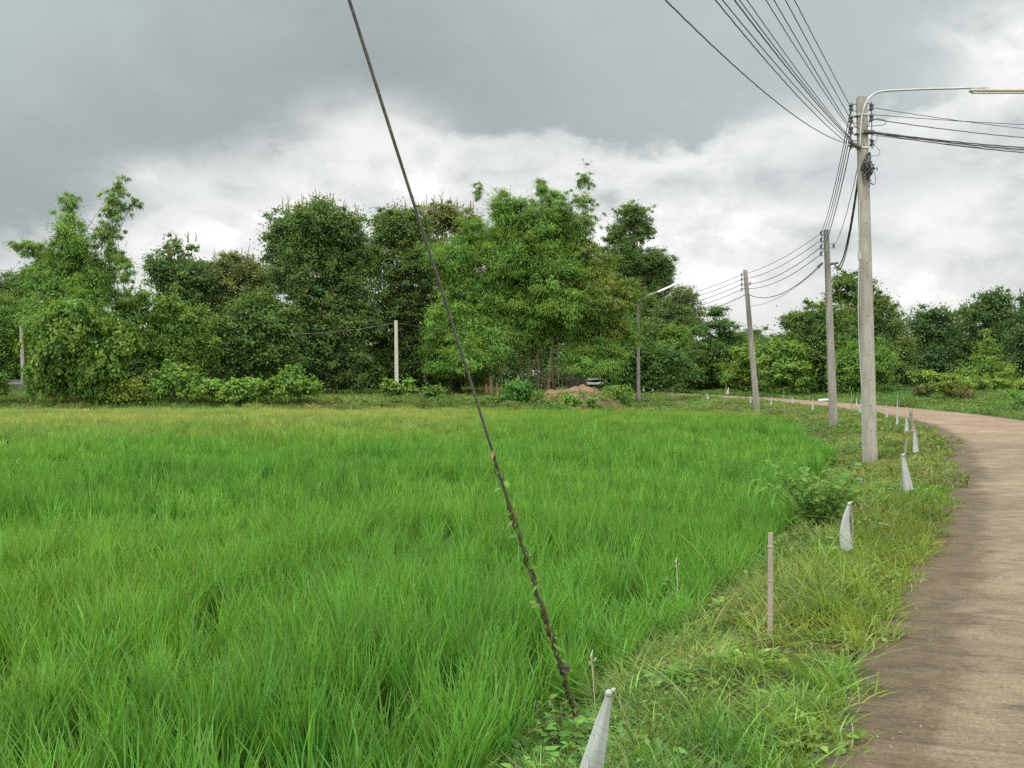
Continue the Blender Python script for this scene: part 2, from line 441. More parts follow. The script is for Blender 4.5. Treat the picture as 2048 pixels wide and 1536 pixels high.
# ------------------------------------------------------------------ terrain and road
def build_ground():
    ys = np.concatenate([np.linspace(-25, 30, 200), 30 + (np.linspace(0, 1, 150) ** 1.7) * 220, [300, 400, 550, 750]])
    ys = np.unique(ys)
    t = np.linspace(-1, 1, 341)
    gx = np.sign(t) * (np.abs(t) ** 1.5)
    V = []
    for y in ys:
        half = 60 + max(0, y) * 1.0
        c = float(edge_x(y)) if y < 80 else float(edge_x(80)) * max(0, 1 - (y - 80) / 120)
        V.append(np.stack([c + gx * half, np.full_like(gx, y), np.zeros_like(gx)], 1))
    V = np.concatenate(V); n = len(gx); m = len(ys)
    V[:, 2] = ground(V[:, 0], V[:, 1])
    s = side(V[:, 0], V[:, 1]); inroad = (s < .1) & (s > -ROADW - .1) & (V[:, 1] < 205)
    V[inroad, 2] -= .03
    i = np.arange(m - 1)[:, None] * n + np.arange(n - 1)[None]
    i = i.ravel(); Q = np.stack([i, i + 1, i + n + 1, i + n], 1)
    g = mesh_np('ground', V, Q, M_ground, smooth=True); tag(g, kind='structure')
    # road slab
    yy = np.concatenate([np.arange(-24, 40, .35), np.arange(40, 200, 1.2)])
    ex = edge_x(yy); kx = (edge_x(yy + .6) - edge_x(yy - .6)) / 1.2; L = np.sqrt(1 + kx ** 2)
    nx, ny = 1 / L, -kx / L
    along = np.concatenate([[0], np.cumsum(np.hypot(np.diff(ex), np.diff(yy)))])
    us = np.array([0, .0, .25, .8, 1.6, 2.25, 2.9, 3.7, ROADW, ROADW])
    zs = np.array([-.10, 0, .01, .022, .035, .04, .035, .022, 0, -.10]) + .545
    V = []; UV = []
    for k, (a, b) in enumerate(zip(us, zs)):
        wob = (vnoise(yy, yy * 0, .7, 5) - .5) * .09 if k < 2 else 0
        V.append(np.stack([ex + nx * (a + wob), yy + ny * (a + wob), np.full_like(yy, b)], 1)); UV.append(np.stack([np.full_like(yy, a), along], 1))
    V = np.stack(V, 1).reshape(-1, 3); UV = np.stack(UV, 1).reshape(-1, 2); n = len(us); m = len(yy)
    i = (np.arange(m - 1)[:, None] * n + np.arange(n - 1)[None]).ravel(); Q = np.stack([i, i + 1, i + n + 1, i + n], 1)
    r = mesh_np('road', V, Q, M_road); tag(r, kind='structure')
    uvl = r.data.uv_layers.new(name='UVMap')
    li = np.zeros(len(r.data.loops), np.int32); r.data.loops.foreach_get('vertex_index', li)
    uvl.data.foreach_set('uv', UV[li].astype(np.float32).ravel())


build_ground()

# grey side road bank at the far left
mb = MB()
c = [at(14, 768, 95), at(54, 768, 95), at(48, 759, 112), at(22, 759, 112)]
vs = [tuple(p) for p in c] + [(p[0] * 1.01, p[1], .2) for p in c]
mb.add(vs, [(0, 1, 2, 3), (0, 4, 5, 1), (1, 5, 6, 2), (2, 6, 7, 3), (3, 7, 4, 0)])
tag(mb.build('side_road', M_asph, smooth=False), kind='structure')


# ------------------------------------------------------------------ foliage
def unit(a): return a / np.maximum(np.linalg.norm(a, axis=-1, keepdims=True), 1e-9)


def leaf_quads(P, Dn, L, W, nrm=None):
    n = len(P)
    if nrm is None: nrm = unit(rng.normal(size=(n, 3)))
    S = unit(np.cross(Dn, nrm))
    L = np.broadcast_to(np.asarray(L, float), (n,))[:, None]; W = np.broadcast_to(np.asarray(W, float), (n,))[:, None]
    up = unit(np.cross(S, Dn)) * W * .18
    V = np.stack([P - Dn * L * .5, P + S * W * .5 - Dn * L * .06 + up, P + Dn * L * .5, P - S * W * .5 - Dn * L * .06 + up], 1).reshape(-1, 3)
    Q = np.arange(4 * n).reshape(n, 4)
    return V, Q


# kind: colour, leaf length, width, droop, clump radius, leaves per clump, clumps per m2, shell spread
KIND = {
    'dark':   dict(c=(.112, .188, .055), L=.23, W=.13, droop=.25, rc=.50, nl=66, dens=1.55, sp=.17),
    'olive':  dict(c=(.138, .180, .058), L=.22, W=.12, droop=.2, rc=.46, nl=60, dens=1.6, sp=.22),
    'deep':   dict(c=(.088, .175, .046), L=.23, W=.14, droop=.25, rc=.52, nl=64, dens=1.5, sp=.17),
    'hazed': dict(c=(.080, .150, .048), L=.30, W=.19, droop=.2, rc=.6, nl=38, dens=1.3, sp=.18),  # distance haze of the far trees put into the leaf colour
    'mid':    dict(c=(.125, .245, .050), L=.22, W=.13, droop=.3, rc=.5, nl=58, dens=1.6, sp=.17),
    'bright': dict(c=(.145, .265, .050), L=.26, W=.16, droop=.35, rc=.40, nl=42, dens=1.8, sp=.15),
    'vine':   dict(c=(.118, .230, .042), L=.28, W=.18, droop=1.1, rc=.38, nl=44, dens=1.8, sp=.14),
    'bamboo': dict(c=(.142, .272, .050), L=.30, W=.058, droop=.6, rc=.54, nl=140, dens=1.6, sp=.19),
    'plume':  dict(c=(.165, .285, .075), L=.30, W=.055, droop=.8, rc=.32, nl=64, dens=2.1, sp=.42),
    'spray':  dict(c=(.165, .270, .085), L=.30, W=.06, droop=.8, rc=.24, nl=30, dens=2.0, sp=.5),
    'yellowb': dict(c=(.155, .225, .046), L=.36, W=.08, droop=.55, rc=.5, nl=70, dens=1.35, sp=.25),
    'lacy':   dict(c=(.130, .205, .066), L=.23, W=.15, droop=.2, rc=.32, nl=30, dens=1.5, sp=.32),
    'brown':  dict(c=(.130, .140, .060), L=.20, W=.10, droop=.2, rc=.33, nl=36, dens=2.2, sp=.3),
    'weed':   dict(c=(.140, .215, .052), L=.17, W=.10, droop=.2, rc=.28, nl=34, dens=3.2, sp=.3),
}


def blob(c, r, kd, zmin=None, hue=0.0, size=1.0, densx=1.0):
    k = KIND[kd]
    r = np.asarray(r, float); p = 1.6
    area = 4 * math.pi * ((((r[0] * r[1]) ** p + (r[0] * r[2]) ** p + (r[1] * r[2]) ** p) / 3) ** (1 / p))
    n = max(5, int(area * k['dens'] * densx))
    nin = int(n * .55)
    u = unit(rng.normal(size=(n + nin, 3)))
    # lumpy surface
    ph = rng.uniform(0, 6.28, 6)
    u2 = np.sin(u[:, 0] * 3.6 + ph[3]) * np.sin(u[:, 2] * 4.2 + ph[4]) + .6 * np.sin(u[:, 1] * 4.4 + ph[5] + u[:, 0] * 3)
    lump = 1 + .13 * u2 + .10 * np.sin(u[:, 0] * 5 + ph[0]) * np.sin(u[:, 2] * 6 + ph[1]) + .08 * np.sin(u[:, 1] * 9 + ph[2] + u[:, 2] * 7) + .07 * rng.normal(size=len(u))
    rad = 1 - np.abs(rng.normal(size=len(u))) * k['sp']
    if kd not in ('weed', 'brown', 'plume', 'lacy'): rad = np.where(u2 < (-.40 if kd == 'bamboo' else -.55), rad * (.62 if kd == 'bamboo' else .74), rad)
    rad[n:] = rng.uniform(.25, .8, nin)
    rad = np.clip(rad, .1, 1.1) * lump
    spr = (rng.random(len(u)) < .09); spr[n:] = False
    rad = np.where(spr, lump * rng.uniform(1.04, 1.0 + .22 * min(1, 1.6 / max(r.max(), .4)) + .04, len(u)), rad)
    C = c + u * r * rad[:, None]
    rcs = k['rc'] * size
    sm = min(1.0, .55 + r.min() / 3)
    nl = k['nl']
    cn = rng.lognormal(0, .16, len(C))
    warm = rng.normal(0, .10, len(C)) + hue
    csz = rng.uniform(.6, 1.35, len(C))
    csz = np.where(spr, csz * .6, csz)
    N = len(C) * nl
    idx = np.repeat(np.arange(len(C)), nl)
    off = rng.normal(size=(N, 3)) * (rcs * sm * .55 * csz[idx])[:, None] * np.array([1, 1, .62])
    off *= rng.lognormal(0, .38, N)[:, None]
    if kd == 'vine': off *= np.array([.55, .55, 1.9])
    P = C[idx] + off
    ud = unit(u[idx] * .55 + unit(off) * .35 + rng.normal(size=(N, 3)) * .55 + np.array([0, 0, -k['droop']]))
    ob = unit(off)
    nrm = unit(u[idx] * .6 + ob * .55 + np.array([0, 0, .65]) + rng.normal(size=(N, 3)) * .36)
    L = k['L'] * size * rng.uniform(.7, 1.3, N); W = k['W'] * size * rng.uniform(.7, 1.3, N)
    base = np.array(k['c'])
    cc = base[None] * (cn[idx] * rng.lognormal(0, .06, N))[:, None]
    wv = (warm[idx] + rng.normal(0, .06, N))[:, None]
    cc = cc * (1 + wv * np.array([1.3, .15, -.5]))
    dead = rng.random(N) < .005
    cc[dead] = np.array([.20, .15, .06])
    if zmin is not None:
        ok = P[:, 2] > zmin
        P, ud, nrm, L, W, cc = P[ok], ud[ok], nrm[ok], L[ok], W[ok], cc[ok]
    V, Q = leaf_quads(P, ud, L, W, nrm)
    return V, Q, np.clip(cc, 0, 1)


def crown(name, blobs, parent):
    Vs, Qs, Cs = [], [], []; b = 0
    for V, Q, C in blobs:
        Vs.append(V); Qs.append(Q + b); Cs.append(C); b += len(V)
    return mesh_np(name, np.concatenate(Vs), np.concatenate(Qs), M_leaf, parent, np.concatenate(Cs))


def limb_pts(a, b, sag, n=7):
    a = np.array(a, float); b = np.array(b, float); t = np.linspace(0, 1, n)[:, None]
    p = a + (b - a) * t; p[:, 2] += (np.sin(t[:, 0] * math.pi) * sag)
    p[1:-1] += rng.normal(size=(n - 2, 3)) * .08
    return p


def tree(name, label, cat, D, ells, kd, group=None, trunk=True, hue=0., size=1., baseX=None, spikes=0, depth=1.0, kinds=None, stub=False, densx=1.):
    """ells: pixel ellipses (X, Y, rx, ry) at distance D -> real ellipsoids around a trunk"""
    xs = [e[0] for e in ells]; low = sorted(ells, key=lambda e: -(e[1] + e[3]))[:3]
    bx = baseX if baseX is not None else sum(e[0] for e in low) / len(low)
    B = at(bx, 0, D); B[2] = float(ground(B[0], B[1])) - .03
    root = empty(name, B, label, cat, group)
    blobs = []; cents = []
    W = (max(e[0] + e[2] for e in ells) - min(e[0] - e[2] for e in ells)) / F * D
    for j, e in enumerate(ells):
        c = at(e[0], e[1], D); rx, rz = e[2] / F * D, e[3] / F * D
        # depth offset: blobs low and central come forward, the top ones sit near the trunk plane
        dy = rng.uniform(-.22, .22) * W * .5 * depth
        ry = (rx * .6 + min(rx, rz) * .4) * depth
        k = (D + dy) / D
        c = np.array([c[0] * k, D + dy, CAMZ + (c[2] - CAMZ) * k])
        cents.append((c, rx, rz))
        kk = kinds.get(j, kd) if kinds else kd
        blobs.append(blob(c, (rx, max(ry, .3), rz), kk, zmin=B[2] + .05, hue=hue, size=size, densx=densx))
    cr = crown('foliage' if not trunk else 'crown', blobs, root)
    mb = MB()
    top = max(cents, key=lambda t: t[0][2])[0]
    if trunk:
        H = top[2] - B[2]
        r0 = .025 * H + .04
        mid = B + (np.array([top[0], top[1], top[2]]) - B) * np.array([.5, .5, .62])
        P = limb_pts(B - np.array([0, 0, .3]), mid, 0, 8)
        mb.tube(P, list(np.linspace(r0, r0 * .5, 8)), 9)
        for c, rx, rz in cents:
            i = int(rng.integers(3, 8)); a = P[i]
            mb.tube(limb_pts(a, c, .3, 6), list(np.linspace(r0 * .32, .02, 6)), 6)
        mb.build('trunk', M_bark, root)
    else:
        for q in range(5):
            c, rx, rz = cents[q % len(cents)]
            e = c + rng.normal(size=3) * np.array([rx, rx, rz]) * .3
            mb.tube(limb_pts(B + rng.normal(size=3) * np.array([.12, .12, 0]) - np.array([0, 0, .15]), e, .1, 6), list(np.linspace(.035, .01, 6)), 5)
        mb.build('stem', M_bark, root)
    if spikes:
        tops = sorted(cents, key=lambda t: -(t[0][2] + t[2]))[:4]
        for q in range(spikes):
            ms = MB()
            c, rx, rz = tops[q % len(tops)]
            u_ = rng.uniform(-.8, .8)
            a = c + np.array([u_ * rx, rng.uniform(-.4, .4) * rx, rz * .80 * math.sqrt(1 - u_ * u_)])
            h = rng.uniform(.5, 1.2)
            ms.tube([a, a + np.array([rng.normal() * .08, 0, h * .5]), a + np.array([rng.normal() * .14, 0, h])], [.045, .04, .018], 5)
            ms.build('flower_spike', M_spike, root)
    return root


M_spike = simple('flower_spike', (.20, .15, .085), .9, c2=(.26, .22, .12), scale=5)


def bamboo(name, label, D, ells, kd, culms, group=None, kinds=None, base=None, spread=1.0, hue=0., clear=0.0):
    bx = base if base is not None else sum(e[0] for e in ells) / len(ells)
    B = at(bx, 0, D); B[2] = float(ground(B[0], B[1])) - .03
    root = empty(name, B, label, 'bamboo', group)
    blobs = []; cents = []
    W = (max(e[0] + e[2] for e in ells) - min(e[0] - e[2] for e in ells)) / F * D
    for j, e in enumerate(ells):
        kk = (kinds or {}).get(j, kd)
        rx, rz = e[2] / F * D, e[3] / F * D
        lo = max(0., min(1., (e[1] - 480) / 250))
        dy = (-lo * .16 + rng.uniform(-.10, .10)) * W if j < 35 else .13 * W
        k = (D + dy) / D; c = at(e[0], e[1], D)
        c = np.array([c[0] * k, D + dy, CAMZ + (c[2] - CAMZ) * k]); cents.append((c, rx, rz))
        blobs.append(blob(c, (rx, rx * .5 + min(rx, rz) * .4, rz), kk, zmin=B[2] + .1 + clear, hue=hue))
    crown('foliage', blobs, root)
    # every culm its own part: from the clump's foot, arching into a plume
    tops = sorted(cents, key=lambda t: -t[0][2])
    for q in range(culms):
        c, rx, rz = tops[q % len(tops)]
        a = B + np.array([rng.normal() * .75 * spread, rng.normal() * .5 * spread, -.2])
        end = c + np.array([rng.uniform(-.4, .4) * rx, rng.uniform(-.4, .4) * rx, rng.uniform(-.1, .75) * rz])
        H = end[2] - a[2]
        t = np.linspace(0, 1, 11)[:, None]
        P = a + (end - a) * np.concatenate([t ** 2.6, t ** 2.6, t], 1)
        mb = MB(); mb.tube(P, list(np.linspace(rng.uniform(.035, .055), .012, 11)), 6)
        mb.build('culm', M_culm, root)
    return root


# ---- left side
bamboo('bamboo_clump', 'tall feathery bamboo at the far left with plumes rising above the creepers', 73,
       [(140, 402, 19, 34), (135, 445, 26, 34), (143, 490, 40, 42), (236, 376, 30, 24), (268, 410, 24, 14), (232, 425, 34, 34), (222, 400, 22, 24), (212, 470, 30, 36), (235, 520, 28, 34),
        (44, 490, 32, 13), (85, 510, 42, 26), (115, 560, 66, 50), (190, 560, 52, 58), (252, 545, 16, 36), (258, 590, 16, 18), (140, 640, 90, 62)],
       'bamboo', 22, kinds={3: 'spray', 4: 'spray', 5: 'spray', 6: 'spray', 0: 'plume', 1: 'plume', 7: 'plume', 8: 'plume', 9: 'plume', 10: 'plume', 13: 'plume', 14: 'spray'}, base=140, hue=.0)
tree('creeper_thicket', 'thicket hung with vertical curtains of creeper below the tall left bamboo', 'thicket', 70,
     [(120, 690, 70, 45), (95, 738, 42, 55), (150, 735, 55, 60), (200, 735, 50, 55), (235, 700, 40, 60), (140, 650, 60, 45)], 'vine', trunk=False, hue=.05)
tree('dark_tree', 'small dark tree on the skyline left of the tall bamboo', 'tree', 118,
     [(20, 575, 34, 32), (62, 560, 28, 26), (0, 605, 30, 40), (45, 595, 30, 26)], 'dark')
tree('green_tree', 'mid green tree at the left picture edge behind the small street lamp', 'tree', 104,
     [(15, 640, 34, 40), (70, 640, 45, 45), (5, 690, 24, 36), (74, 700, 22, 50), (-30, 660, 40, 60), (20, 725, 30, 24)], 'mid', baseX=-40)
tree('low_bush', 'low rounded bush at the left picture edge beside the field', 'bush', 71, [(2, 772, 16, 26), (-20, 765, 20, 34)], 'mid', trunk=False)
tree('feathery_tree', 'light green bushy tree with rounded lobes right of the creeper thicket', 'tree', 77,
     [(330, 636, 56, 36), (388, 640, 34, 32), (300, 690, 62, 46), (378, 700, 52, 46), (255, 625, 34, 44), (280, 600, 30, 18), (345, 606, 22, 18), (405, 690, 22, 26)], 'mid', hue=.08)
tree('spiky_tree', 'dark green tree with a ragged spiky top between the bamboo and the brownish tree', 'tree', 90,
     [(345, 500, 26, 26), (330, 535, 36, 26), (378, 560, 44, 44), (303, 532, 13, 16), (385, 492, 12, 12), (360, 610, 54, 56), (395, 600, 44, 60), (350, 680, 60, 60), (345, 550, 50, 36)], 'dark', spikes=14, kinds={3: 'lacy', 4: 'lacy', 0: 'lacy'})
tree('flowering_tree', 'olive green tree with small upright flower spikes left of the big domed tree', 'tree', 92,
     [(465, 530, 44, 26), (428, 555, 34, 34), (505, 565, 36, 40), (470, 620, 66, 62), (530, 590, 30, 60), (480, 570, 60, 50), (480, 690, 60, 60)], 'olive', spikes=16)
tree('domed_tree', 'big dark domed tree with flower stalks in the left middle of the wood', 'tree', 84,
     [(585, 450, 44, 36), (640, 436, 44, 34), (690, 455, 36, 36), (556, 480, 28, 46), (712, 510, 34, 56), (590, 540, 56, 66), (670, 560, 64, 72), (640, 650, 84, 82), (715, 630, 46, 84), (640, 445, 60, 40), (600, 495, 56, 40), (665, 500, 60, 44), (630, 735, 56, 44), (710, 735, 50, 44)], 'dark', spikes=30)
tree('round_tree', 'round dark green tree standing before the domed tree at the field edge', 'tree', 79,
     [(505, 622, 52, 38), (552, 655, 54, 46), (478, 668, 54, 50), (540, 715, 66, 50), (470, 730, 50, 40)], 'deep', hue=.12)
tree('tall_tree', 'tall dark tree directly behind the lone concrete post', 'tree', 88,
     [(770, 452, 40, 34), (820, 448, 40, 34), (756, 515, 36, 50), (830, 530, 56, 58), (790, 610, 66, 70), (845, 670, 58, 66), (770, 690, 50, 60), (795, 470, 44, 44), (800, 735, 50, 42), (870, 735, 44, 40)], 'dark', spikes=14, hue=.06)
tree('brownish_tree', 'brownish olive tree with bare flower stalks left of the green bamboo', 'tree', 93,
     [(880, 436, 44, 32), (925, 446, 34, 32), (860, 490, 46, 46), (905, 540, 60, 60), (900, 620, 60, 60), (910, 690, 60, 60), (935, 740, 60, 36)], 'olive', spikes=26, hue=.14)

# ---- main bamboo
bamboo('bamboo_clump', 'huge billowing green bamboo clump in the middle, behind the dirt mound', 84,
       [(958, 385, 14, 30), (1082, 378, 20, 24), (1105, 408, 40, 34), (1170, 362, 24, 24), (1168, 405, 34, 30),       # 0-4
        (1015, 420, 34, 36), (1060, 450, 50, 48), (1130, 460, 56, 46), (1180, 440, 24, 24),                                # 5-8
        (960, 480, 46, 44), (1020, 520, 62, 56), (1100, 540, 56, 52), (1170, 530, 56, 56), (900, 520, 44, 38),             # 9-13
        (930, 570, 56, 44), (985, 590, 52, 38), (1060, 610, 56, 40), (1130, 610, 46, 36), (1195, 600, 46, 50), (1250, 590, 40, 30),  # 14-19
        (895, 625, 38, 30), (950, 645, 48, 32), (1010, 665, 52, 32), (905, 665, 56, 26), (1080, 660, 50, 36), (1150, 650, 40, 34),   # 20-25
        (1215, 665, 42, 28), (1262, 668, 20, 16), (880, 705, 44, 26), (950, 715, 60, 30), (1190, 700, 40, 26), (1225, 720, 30, 24),  # 26-31
        (895, 735, 40, 20), (1165, 730, 34, 20), (1200, 742, 30, 16), (925, 745, 44, 18), (990, 700, 40, 26),
        (1080, 500, 90, 60), (1010, 590, 90, 60), (1140, 570, 70, 66), (950, 640, 80, 50), (1090, 640, 80, 40), (1015, 470, 50, 40), (1200, 650, 60, 40)],
       'bamboo', 46, kinds={0: 'spray', 1: 'plume', 2: 'plume', 3: 'spray', 4: 'spray', 8: 'spray', 18: 'yellowb', 19: 'yellowb', 12: 'yellowb', 26: 'yellowb'}, base=1075, spread=2.0, clear=1.6)

# ---- right of it
tree('lobed_tree', 'dark tree with a lacy round head against the sky right of the bamboo', 'tree', 134,
     [(1268, 424, 38, 22), (1228, 470, 24, 16), (1280, 465, 34, 24), (1240, 510, 48, 40), (1300, 520, 40, 24), (1328, 540, 22, 34), (1300, 585, 48, 40), (1270, 640, 50, 60), (1330, 640, 40, 50), (1262, 450, 40, 34), (1265, 550, 50, 50), (1290, 710, 56, 50)],
     'dark', kinds={0: 'lacy', 1: 'lacy', 2: 'lacy'})
tree('sloping_tree', 'dark green tree leaning down to the right under the lacy headed tree', 'tree', 131,
     [(1366, 600, 30, 28), (1340, 640, 50, 40), (1385, 650, 28, 36), (1340, 700, 56, 46)], 'dark', hue=.08)
tree('layered_tree', 'small tree with flat dark layers beside the third pole', 'tree', 118,
     [(1428, 622, 24, 10), (1442, 648, 32, 11), (1408, 662, 26, 11), (1458, 672, 32, 12), (1425, 694, 44, 20), (1482, 696, 26, 26)], 'deep')
tree('creeper_mound', 'bright green creeper heaped over a small tree behind the lamp pole', 'bush', 125,
     [(1352, 672, 32, 20), (1340, 702, 34, 26), (1390, 712, 34, 20), (1410, 735, 24, 18)], 'bright')
tree('roadside_shrub', 'leafy green shrub on the far road bank right beside the lamp pole', 'shrub', 126,
     [(1308, 756, 30, 22), (1342, 748, 34, 30), (1280, 762, 18, 14)], 'bright', trunk=False)
tree('roadside_shrub', 'broad roadside shrub below the layered small tree', 'shrub', 119,
     [(1392, 756, 38, 24), (1430, 750, 38, 30), (1462, 762, 30, 18)], 'bright', trunk=False, hue=-.1)
tree('roadside_shrub', 'tall light green shrub behind the third pole', 'shrub', 104,
     [(1478, 746, 36, 34), (1512, 745, 34, 40), (1490, 712, 30, 22)], 'bright', trunk=False, hue=.1)
tree('roadside_shrub', 'wide creeper-covered shrub between the third and second poles', 'shrub', 94,
     [(1560, 742, 50, 38), (1540, 708, 34, 24), (1600, 755, 26, 30), (1575, 700, 36, 22)], 'bright', trunk=False)
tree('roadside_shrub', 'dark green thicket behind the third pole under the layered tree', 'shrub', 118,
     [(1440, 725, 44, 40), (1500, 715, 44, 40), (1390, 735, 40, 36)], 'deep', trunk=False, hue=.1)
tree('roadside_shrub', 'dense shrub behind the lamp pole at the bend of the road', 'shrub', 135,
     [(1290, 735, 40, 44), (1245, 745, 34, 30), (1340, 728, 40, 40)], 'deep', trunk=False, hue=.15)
tree('far_tree', 'small distant tree in the gap between the third and second poles', 'tree', 150,
     [(1492, 682, 30, 22), (1540, 694, 34, 20), (1512, 664, 10, 12), (1450, 700, 40, 20)], 'hazed')
tree('dome_tree', 'wide dome-shaped dark tree left of the second pole', 'tree', 98,
     [(1605, 648, 42, 28), (1650, 636, 44, 30), (1590, 690, 36, 34), (1650, 700, 64, 54), (1630, 745, 50, 38)], 'deep', hue=.15)
tree('peaked_tree', 'tall peaked tree seen between and behind the two nearest poles', 'tree', 103,
     [(1692, 562, 28, 22), (1672, 592, 26, 16), (1722, 585, 32, 24), (1740, 610, 34, 30), (1768, 640, 34, 40), (1710, 650, 50, 50), (1795, 690, 30, 50), (1800, 740, 30, 40), (1740, 720, 60, 50)], 'dark', hue=.1)
tree('creeper_mound', 'light green creeper heap at the foot of the peaked tree behind the near pole', 'bush', 90,
     [(1700, 735, 46, 42), (1752, 728, 44, 44), (1720, 770, 50, 20)], 'mid', trunk=False)
tree('distant_tree', 'hazy rounded tree right of the nearest pole on the skyline', 'tree', 128,
     [(1842, 652, 34, 36), (1880, 640, 28, 24), (1890, 680, 34, 40), (1855, 715, 50, 40), (1880, 745, 50, 24), (1820, 740, 30, 26)], 'hazed', size=1.0)
tree('distant_tree', 'highest hazy green tree at the right, above the pyramid of creeper', 'tree', 136,
     [(1985, 602, 34, 24), (1942, 632, 30, 26), (1995, 640, 48, 42), (1925, 680, 36, 40), (1990, 700, 60, 50), (1930, 735, 50, 30), (2020, 740, 60, 30)], 'hazed', hue=.05)
tree('distant_tree', 'dark tree cut by the right picture edge on the skyline', 'tree', 125,
     [(2050, 605, 16, 20), (2062, 650, 36, 40), (2045, 710, 40, 50)], 'hazed')
tree('creeper_mound', 'pyramid of green creeper over a stump at the right below the tallest tree', 'bush', 112,
     [(1975, 684, 12, 22), (1972, 722, 26, 26), (1945, 748, 36, 18), (2000, 748, 34, 22), (1905, 758, 20, 10)], 'mid', trunk=False, hue=.1)
tree('weedy_bush', 'low brownish weedy bush across the road right of the near pole', 'bush', 74,
     [(1840, 782, 26, 13), (1868, 776, 28, 15)], 'brown', trunk=False, kinds={1: 'weed'})
tree('weedy_bush', 'low mixed green and brown bush nearer the right edge across the road', 'bush', 70,
     [(1905, 782, 26, 15), (1930, 790, 26, 13), (1890, 770, 20, 12)], 'weed', trunk=False, kinds={1: 'brown'}, hue=.2)
tree('low_bush', 'dense green bush at the right picture edge beside the road bend', 'bush', 56, [(2050, 795, 34, 26), (2036, 812, 20, 12)], 'mid', trunk=False, size=.7)
tree('low_bush', 'low pale green bush line in front of the right hand trees', 'bush', 100, [(1850, 752, 34, 10), (1890, 756, 34, 8), (1960, 766, 50, 10), (2030, 768, 40, 12)], 'bright', trunk=False, hue=.1)

# ---- shrubs along the far edge of the field
tree('field_shrub', 'yellowish shrub right of the creeper thicket at the field edge', 'shrub', 70, [(262, 782, 34, 24), (235, 790, 24, 14)], 'mid', trunk=False, hue=.35)
tree('field_shrub', 'tall leafy shrub in front of the light green bushy tree', 'shrub', 70, [(352, 750, 38, 28), (330, 776, 30, 22), (385, 772, 32, 24)], 'bright', trunk=False)
tree('field_shrub', 'long low mound of soft green creeper at the left field edge', 'shrub', 69, [(430, 780, 38, 18), (478, 776, 38, 20), (515, 780, 34, 18)], 'bright', trunk=False)
tree('field_shrub', 'light green creeper hummock with a raised left end at the field edge', 'shrub', 69, [(580, 758, 28, 22), (606, 776, 34, 20), (556, 776, 30, 20)], 'bright', trunk=False)
tree('field_shrub', 'bright leafy shrub around the foot of the lone concrete post', 'shrub', 73, [(776, 776, 14, 17), (800, 782, 16, 14), (823, 775, 14, 16)], 'bright', trunk=False)
tree('field_shrub', 'small dark round shrub right of the lone concrete post', 'shrub', 72, [(866, 788, 26, 14)], 'deep', trunk=False, hue=.15)
tree('field_shrub', 'dense dark green broad-leaved shrub left of the dirt mound', 'shrub', 67, [(1040, 782, 24, 22), (1012, 800, 26, 16), (1060, 796, 26, 20)], 'mid', trunk=False, hue=-.15)
tree('field_shrub', 'low weedy shrub in front of the left foot of the dirt mound', 'shrub', 66, [(1084, 802, 26, 15), (985, 804, 24, 12), (1105, 808, 20, 10)], 'weed', trunk=False)
tree('field_shrub', 'small upright green shrub on the front of the dirt mound', 'shrub', 66, [(1137, 797, 13, 14), (1150, 808, 20, 9), (1180, 806, 16, 9)], 'bright', trunk=False, size=.8)
tree('field_shrub', 'small grey green broad-leaved shrub beside the foot of the lamp pole', 'shrub', 71, [(1250, 797, 15, 17), (1228, 786, 16, 16), (1215, 800, 16, 12)], 'mid', trunk=False)
tree('field_shrub', 'leafy shrub right of the metal frame behind the mound', 'shrub', 88, [(1222, 768, 14, 11), (1240, 776, 18, 9)], 'bright', trunk=False)

# low, dark undergrowth that fills the wood behind the field trees
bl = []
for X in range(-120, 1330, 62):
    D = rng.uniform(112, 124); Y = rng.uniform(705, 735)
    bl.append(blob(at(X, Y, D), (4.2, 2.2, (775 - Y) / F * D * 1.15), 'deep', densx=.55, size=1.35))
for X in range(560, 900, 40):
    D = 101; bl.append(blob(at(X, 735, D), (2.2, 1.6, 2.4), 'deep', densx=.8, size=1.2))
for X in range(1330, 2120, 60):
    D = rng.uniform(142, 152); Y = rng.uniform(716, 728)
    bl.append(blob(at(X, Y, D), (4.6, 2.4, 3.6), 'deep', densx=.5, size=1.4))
wd = crown('undergrowth', bl, None)
tag(wd, 'dark tangled undergrowth filling the wood behind the field trees', 'undergrowth', kind='stuff')


# ------------------------------------------------------------------ poles
def pole_shaft(parent, B, T, wb, wt_, mat, holes=True):
    mb = MB(); B = Vector(tuple(B)); T = Vector(tuple(T)); n = 10; vs = []
    for i in range(n + 1):
        t = i / n; p = B.lerp(T, t); w = (wb + (wt_ - wb) * t) / 2; ch = w * .28
        vs += [(p.x + a * w, p.y + b * w, p.z) for a, b in ((1, -1 + .28), (1, 1 - .28), (1 - .28, 1), (-1 + .28, 1), (-1, 1 - .28), (-1, -1 + .28), (-1 + .28, -1), (1 - .28, -1))]
    fs = [(i * 8 + k, i * 8 + (k + 1) % 8, (i + 1) * 8 + (k + 1) % 8, (i + 1) * 8 + k) for i in range(n) for k in range(8)] + [tuple(range(8))[::-1], tuple(range(n * 8, n * 8 + 8))]
    mb.add(vs, fs)
    if holes:
        mb.cur = 1; L = (T - B).length; h = 1.0
        while h < L - .3:
            t = h / L; p = B.lerp(T, t); w = (wb + (wt_ - wb) * t) / 2
            mb.lathe((p.x, p.y - w - .003, p.z), [(.013, 0), (.013, .02)], 8, (0, 1, 0)); h += .55 if int(h * 7) % 3 else .3
    return mb.build('concrete_shaft', [mat, M_iron], parent)


